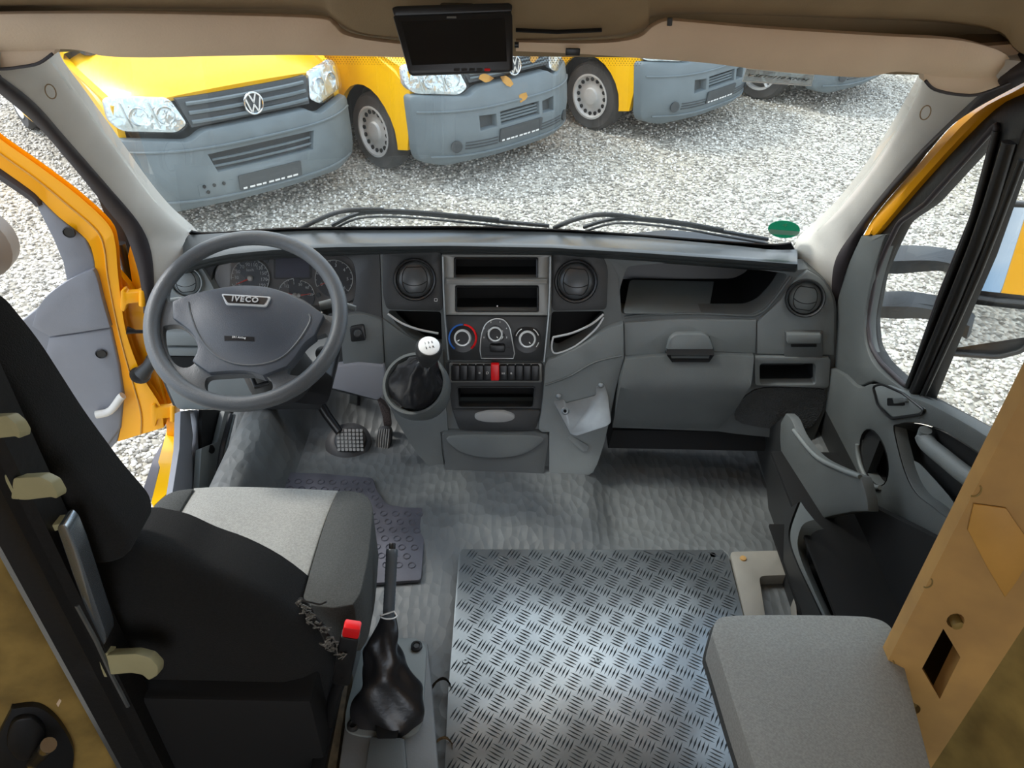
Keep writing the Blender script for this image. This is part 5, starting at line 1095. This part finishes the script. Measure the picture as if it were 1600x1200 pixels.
plate('inner_trim', [(315, 700), (340, 690), (352, 640), (362, 645), (340, 770), (338, 810), (308, 810)], lambda a, b: Xp(a, b, -.90), (-.02, 0, -.01), G['dash_light'], wlj, bev=.003)
lathe('trim_hole', [(.014, .001), (0, .001)], Xp(330, 702, -.897), (.9, -.2, .4), G['void'], wlj, 14)
plate('dark_gap', [(316, 640), (366, 640), (352, 690), (335, 780), (312, 800)], lambda a, b: Xp(a, b, -.925), (-.01, 0, 0), G['void'], wlj)
tube('rail_edge', [Xp(a, b, -.86) for a, b in ((365, 648), (352, 700), (340, 780), (338, 810))], .007, G['dash_light'], wlj, 6); tube('rail_edge', [Xp(a, b, -.865) for a, b in ((361, 648), (347, 700), (335, 780), (333, 810))], .008, G['black'], wlj, 6)

# ------------------------------------------------------------------ sun visors, monitor, wipers, stickers
vl = thing('sun_visor', 'cream sun visor above the steering wheel, longer flat end at the left', 'sun visor', Yp(280, 55, 1.27))
lo = sp2([(-160, 26), (0, 22), (200, 21), (400, 25), (500, 29), (520, 38), (534, 52), (560, 60), (600, 66), (640, 70)], 4)+sp2([(640, 90), (560, 88), (450, 86), (330, 88), (230, 90), (165, 88), (130, 80), (100, 77), (60, 79), (0, 80), (-160, 82)], 4)
plate('visor_panel', lo, lambda a, b: Yp(a, b, 1.27-.018*min(1, sdist(a, b, lo)/30)+(b-50)*.0004), (0, .022, 0), G['visor'], vl, grid=26, bev=.006, smooth=60)
vr = thing('sun_visor', 'cream sun visor above the passenger side, with a rounded outer corner', 'sun visor', Yp(1300, 75, 1.27), None)
ro = sp2([(806, 66), (900, 68), (960, 66), (1000, 58), (1020, 42), (1040, 33), (1060, 33), (1187, 44), (1375, 56), (1487, 62), (1540, 72), (1570, 84), (1578, 96), (1568, 112), (1545, 122)], 4)+sp2([(1520, 123), (1470, 120), (1440, 115), (1401, 112), (1370, 118), (1340, 121), (1277, 117), (1187, 109), (1100, 98), (1000, 91), (900, 84), (806, 80)], 4)
plate('visor_panel', ro, lambda a, b: Yp(a, b, 1.27-.018*min(1, sdist(a, b, ro)/30)+(b-70)*.0004), (0, .022, 0), G['visor'], vr, grid=26, bev=.006, smooth=60)
tube('hinge_clip', [Yp(1046, 40, 1.245), Yp(1047, 28, 1.245)], .004, G['dash_dark'], vr, 8)
box('vanity_clip', Yp(895, 81, 1.248), (.022, .006, .010), G['black'], vr, bev=.001)
for s_, pts in ((0, [(-60, 108), (0, 108), (30, 105), (60, 99), (82, 84)]), (1, [(1446, 126), (1461, 140), (1499, 148), (1535, 146), (1600, 120), (1680, 90)])):
    tube('header_seam', [Yp(a, b, 1.275) for a, b in sp2(pts, 4)], .0025, G['seal'], c_ if False else bpy.data.objects['ceiling'], 6)
plate('header_end', [(-120, 60), (90, 60), (84, 84), (62, 99), (30, 105), (-120, 110)], MY(1.285), (0, .02, 0), G['visor'], bpy.data.objects['ceiling'])
plate('header_end', [(1440, 80), (1700, 60), (1700, 92), (1600, 122), (1535, 147), (1499, 149), (1461, 141), (1444, 126)], MY(1.29), (0, .02, 0), G['visor'], bpy.data.objects['ceiling'])
mo_c = Yp(710, 60, 1.13); mnn = V((.10, -.92, .34)).normalized(); MMo = lambda off: (lambda a, b: Pp(a, b, mo_c+mnn*off, mnn))
mon = thing('ceiling_monitor', 'small black video monitor hanging from the headliner above the windscreen', 'monitor', mo_c)
plate('housing', [(614, 26), (620, 20), (798, 14), (801, 24), (802, 108), (796, 111), (644, 116), (638, 112)], MMo(0), -mnn*.022, G['black'], mon, bev=.003)
plate('top_cover', rpoly([(612, 12), (620, 9), (796, 4), (801, 8), (800, 18), (616, 25)], 3), MMo(.003), -mnn*.03, G['black'], mon, bev=.003)
plate('screen', [(627, 34), (789, 29), (792, 96), (644, 102)], MMo(.0012), -mnn*.002, G['black_gloss'], mon)
plate('maker_plate', rrect(698, 25.5, 713, 28.5, .5), MMo(.003), -mnn*.002, G['silver'], mon)
for k in range(5): plate('button', rrect(709+12*k, 107, 718+12*k, 111, 1), MMo(.003), -mnn*.003, G['dash_dark'] if k < 4 else G['red'], mon)
box('mounting_arm', MMo(-.05)(712, 30), (.05, .08, .03), G['black'], mon, bev=.004)
lathe('side_knob', [(.004, 0), (.004, .006), (0, .006)], MMo(-.01)(804, 70), (1, 0, 0), G['black'], mon, 12)
for k, (arm, blade, lb) in enumerate((([(468, 358), (500, 342), (530, 331), (560, 328), (600, 328)], [(520, 352), (560, 334), (620, 332), (700, 338), (780, 346), (858, 353)], 'windscreen wiper resting on the glass ahead of the steering wheel'), ([(866, 356), (895, 344), (930, 336), (962, 336), (1000, 341)], [(912, 355), (960, 342), (1020, 345), (1075, 352), (1130, 362), (1200, 374)], 'windscreen wiper resting on the glass in front of the passenger shelf'))):
    wo_ = thing('windscreen_wiper', lb, 'wiper', MG(.03)(*arm[0]), 'windscreen wipers')
    tube('arm', [MG(.035)(a, b) for a, b in sp2(arm, 4)], .007, G['black'], wo_, 8)
    bl = tube('blade', [MG(.03)(a, b) for a, b in sp2(blade, 4)], .006, G['black'], wo_, 6)
    tube('rubber', [MG(.022)(a, b+7) for a, b in sp2(blade, 4)], .0035, G['dash_dark'], bl, 6)
    tube('blade_yoke', [MG(.035)(a, b-3) for a, b in sp2(blade[1:5], 4)], .005, G['black'], bl, 6)
gs = plate('emission_sticker', ell(1225, 358.5, 25, 13.5, 32, rot=3), MG(-.003), (0, .001, .0005), G['sticker'])
gs2 = tag(gs, 'round green emission sticker in the lower corner of the windscreen', 'sticker')
plate('sticker_field', rpoly([(1201, 358), (1250, 362), (1247, 368), (1204, 366)], 2), MG(-.0042), (0, .001, 0), G['sticker_white'], gs)
A_ = MG(-.005)(1226, 352); text('sticker_numeral', '4', .03, A_, MG(0)(1240, 354)-MG(0)(1210, 352), MG(0)(1226, 340)-MG(0)(1226, 356), film_print('pale_green', (150, 224, 200)), gs)
fs_ = [(1166, 107), (1272, 117), (1268, 134), (1160, 127)]
cf = tag(plate('film_strip', fs_, MG(-.004), (0, .001, 0), G['film']), 'clear plastic strip with speed text at the top of the windscreen', 'sticker')
tube('film_edge', [MG(-.005)(*p) for p in fs_], .0009, G['white'], cf, 4, closed=True)
a0_, a1_ = MG(-.006)(1162, 117), MG(-.006)(1266, 126)
text('speed_lettering', 'V SET=110 KM/H', .0155, (a0_+a1_)/2+V((0, 0, .0005)), a1_-a0_, MG(0)(1215, 105)-MG(0)(1212, 135), G['dash_dark'], cf, .0002, shear=.25)

# ------------------------------------------------------------------ fittings on the left post
hk = []
for k, (pts, lb, t) in enumerate((([(-30, 652), (10, 650), (24, 662), (32, 676), (30, 686), (24, 682), (-30, 688)], 'cream plastic hook on the dark track, uppermost by the headrest', .0),
        ([(20, 747), (62, 745), (80, 754), (90, 772), (88, 780), (80, 777), (40, 782), (16, 780)], 'cream plastic hook on the dark track, second from the top', 0),
        ([(165, 1024), (212, 1022), (234, 1028), (247, 1042), (246, 1056), (232, 1064), (222, 1055), (205, 1052), (172, 1055)], 'cream plastic hook on the dark track behind the backrest, lowest of three', 0))):
    o = thing('track_hook', lb, 'hook', Yp(*pts[0], .77), 'hooks on the door track'); plate('hook', rpoly(pts, 4, 3), MY(.765), (-.0, .02, -.01), G['greyhook'], o, bev=.005)
    plate('hook_foot', [(pts[0][0]-14, pts[0][1]-4), (pts[0][0]+10, pts[0][1]-2), (pts[-1][0]+8, pts[-1][1]+4), (pts[-1][0]-12, pts[-1][1]+4)], MY(.772), (0, .015, 0), G['greyhook'], o, bev=.003)
ch = thing('pull_handle', 'long chrome pull handle on the dark track behind the driver seat', 'handle', Yp(110, 900, .78))
plate('bar', rpoly([(88, 824), (98, 818), (108, 828), (122, 862), (165, 990), (166, 1004), (158, 1012), (150, 1000), (146, 985), (112, 895)], 5), MY(.775), (0, .03, 0), mat('dull_chrome', (170, 180, 188), .25, .9), ch, bev=.006)
plate('upper_mount', rpoly([(60, 824), (92, 819), (100, 826), (70, 836)], 3), MY(.785), (0, .02, 0), G['greyhook'], ch, bev=.003)
tube('track_strip', [Yp(a, b, .77) for a, b in ((120, 945), (150, 1000), (175, 1055), (200, 1103))], .004, G['steel'], ch, 6)
la = thing('belt_anchor', 'round black anchor cover with a chrome bolt on the tan left post', 'anchor', Yp(50, 1150, .70))
LPp = V((xM-.08, .715, 1.0)); LNp = V((.38, -.92, 0)).normalized(); MLp = lambda off: (lambda a, b: Pp(a, b, LPp+LNp*off, LNp))
plate('cover', sp2([(15, 1115), (22, 1108), (60, 1106), (90, 1128), (112, 1165), (114, 1195), (100, 1240), (20, 1250), (-10, 1180)], 4, True), MLp(.012), -LNp*.02, G['black'], la, bev=.006)
plate('cover_boss', sp2([(20, 1130), (50, 1124), (70, 1145), (62, 1180), (30, 1190), (10, 1165)], 4, True), MLp(.022), -LNp*.012, G['black'], la, bev=.005)
b1 = MLp(.02)(52, 1192); b2 = MLp(.05)(76, 1164)
tube('bolt', [b1, b1.lerp(b2, .5), b1.lerp(b2, .52), b2], [.011, .011, .013, .013], G['chrome'], la, 14)
plate('tan_chip', [(88, 1100), (93, 1092), (96, 1095), (91, 1105)], MLp(.002), -LNp*.002, G['visor'], la)
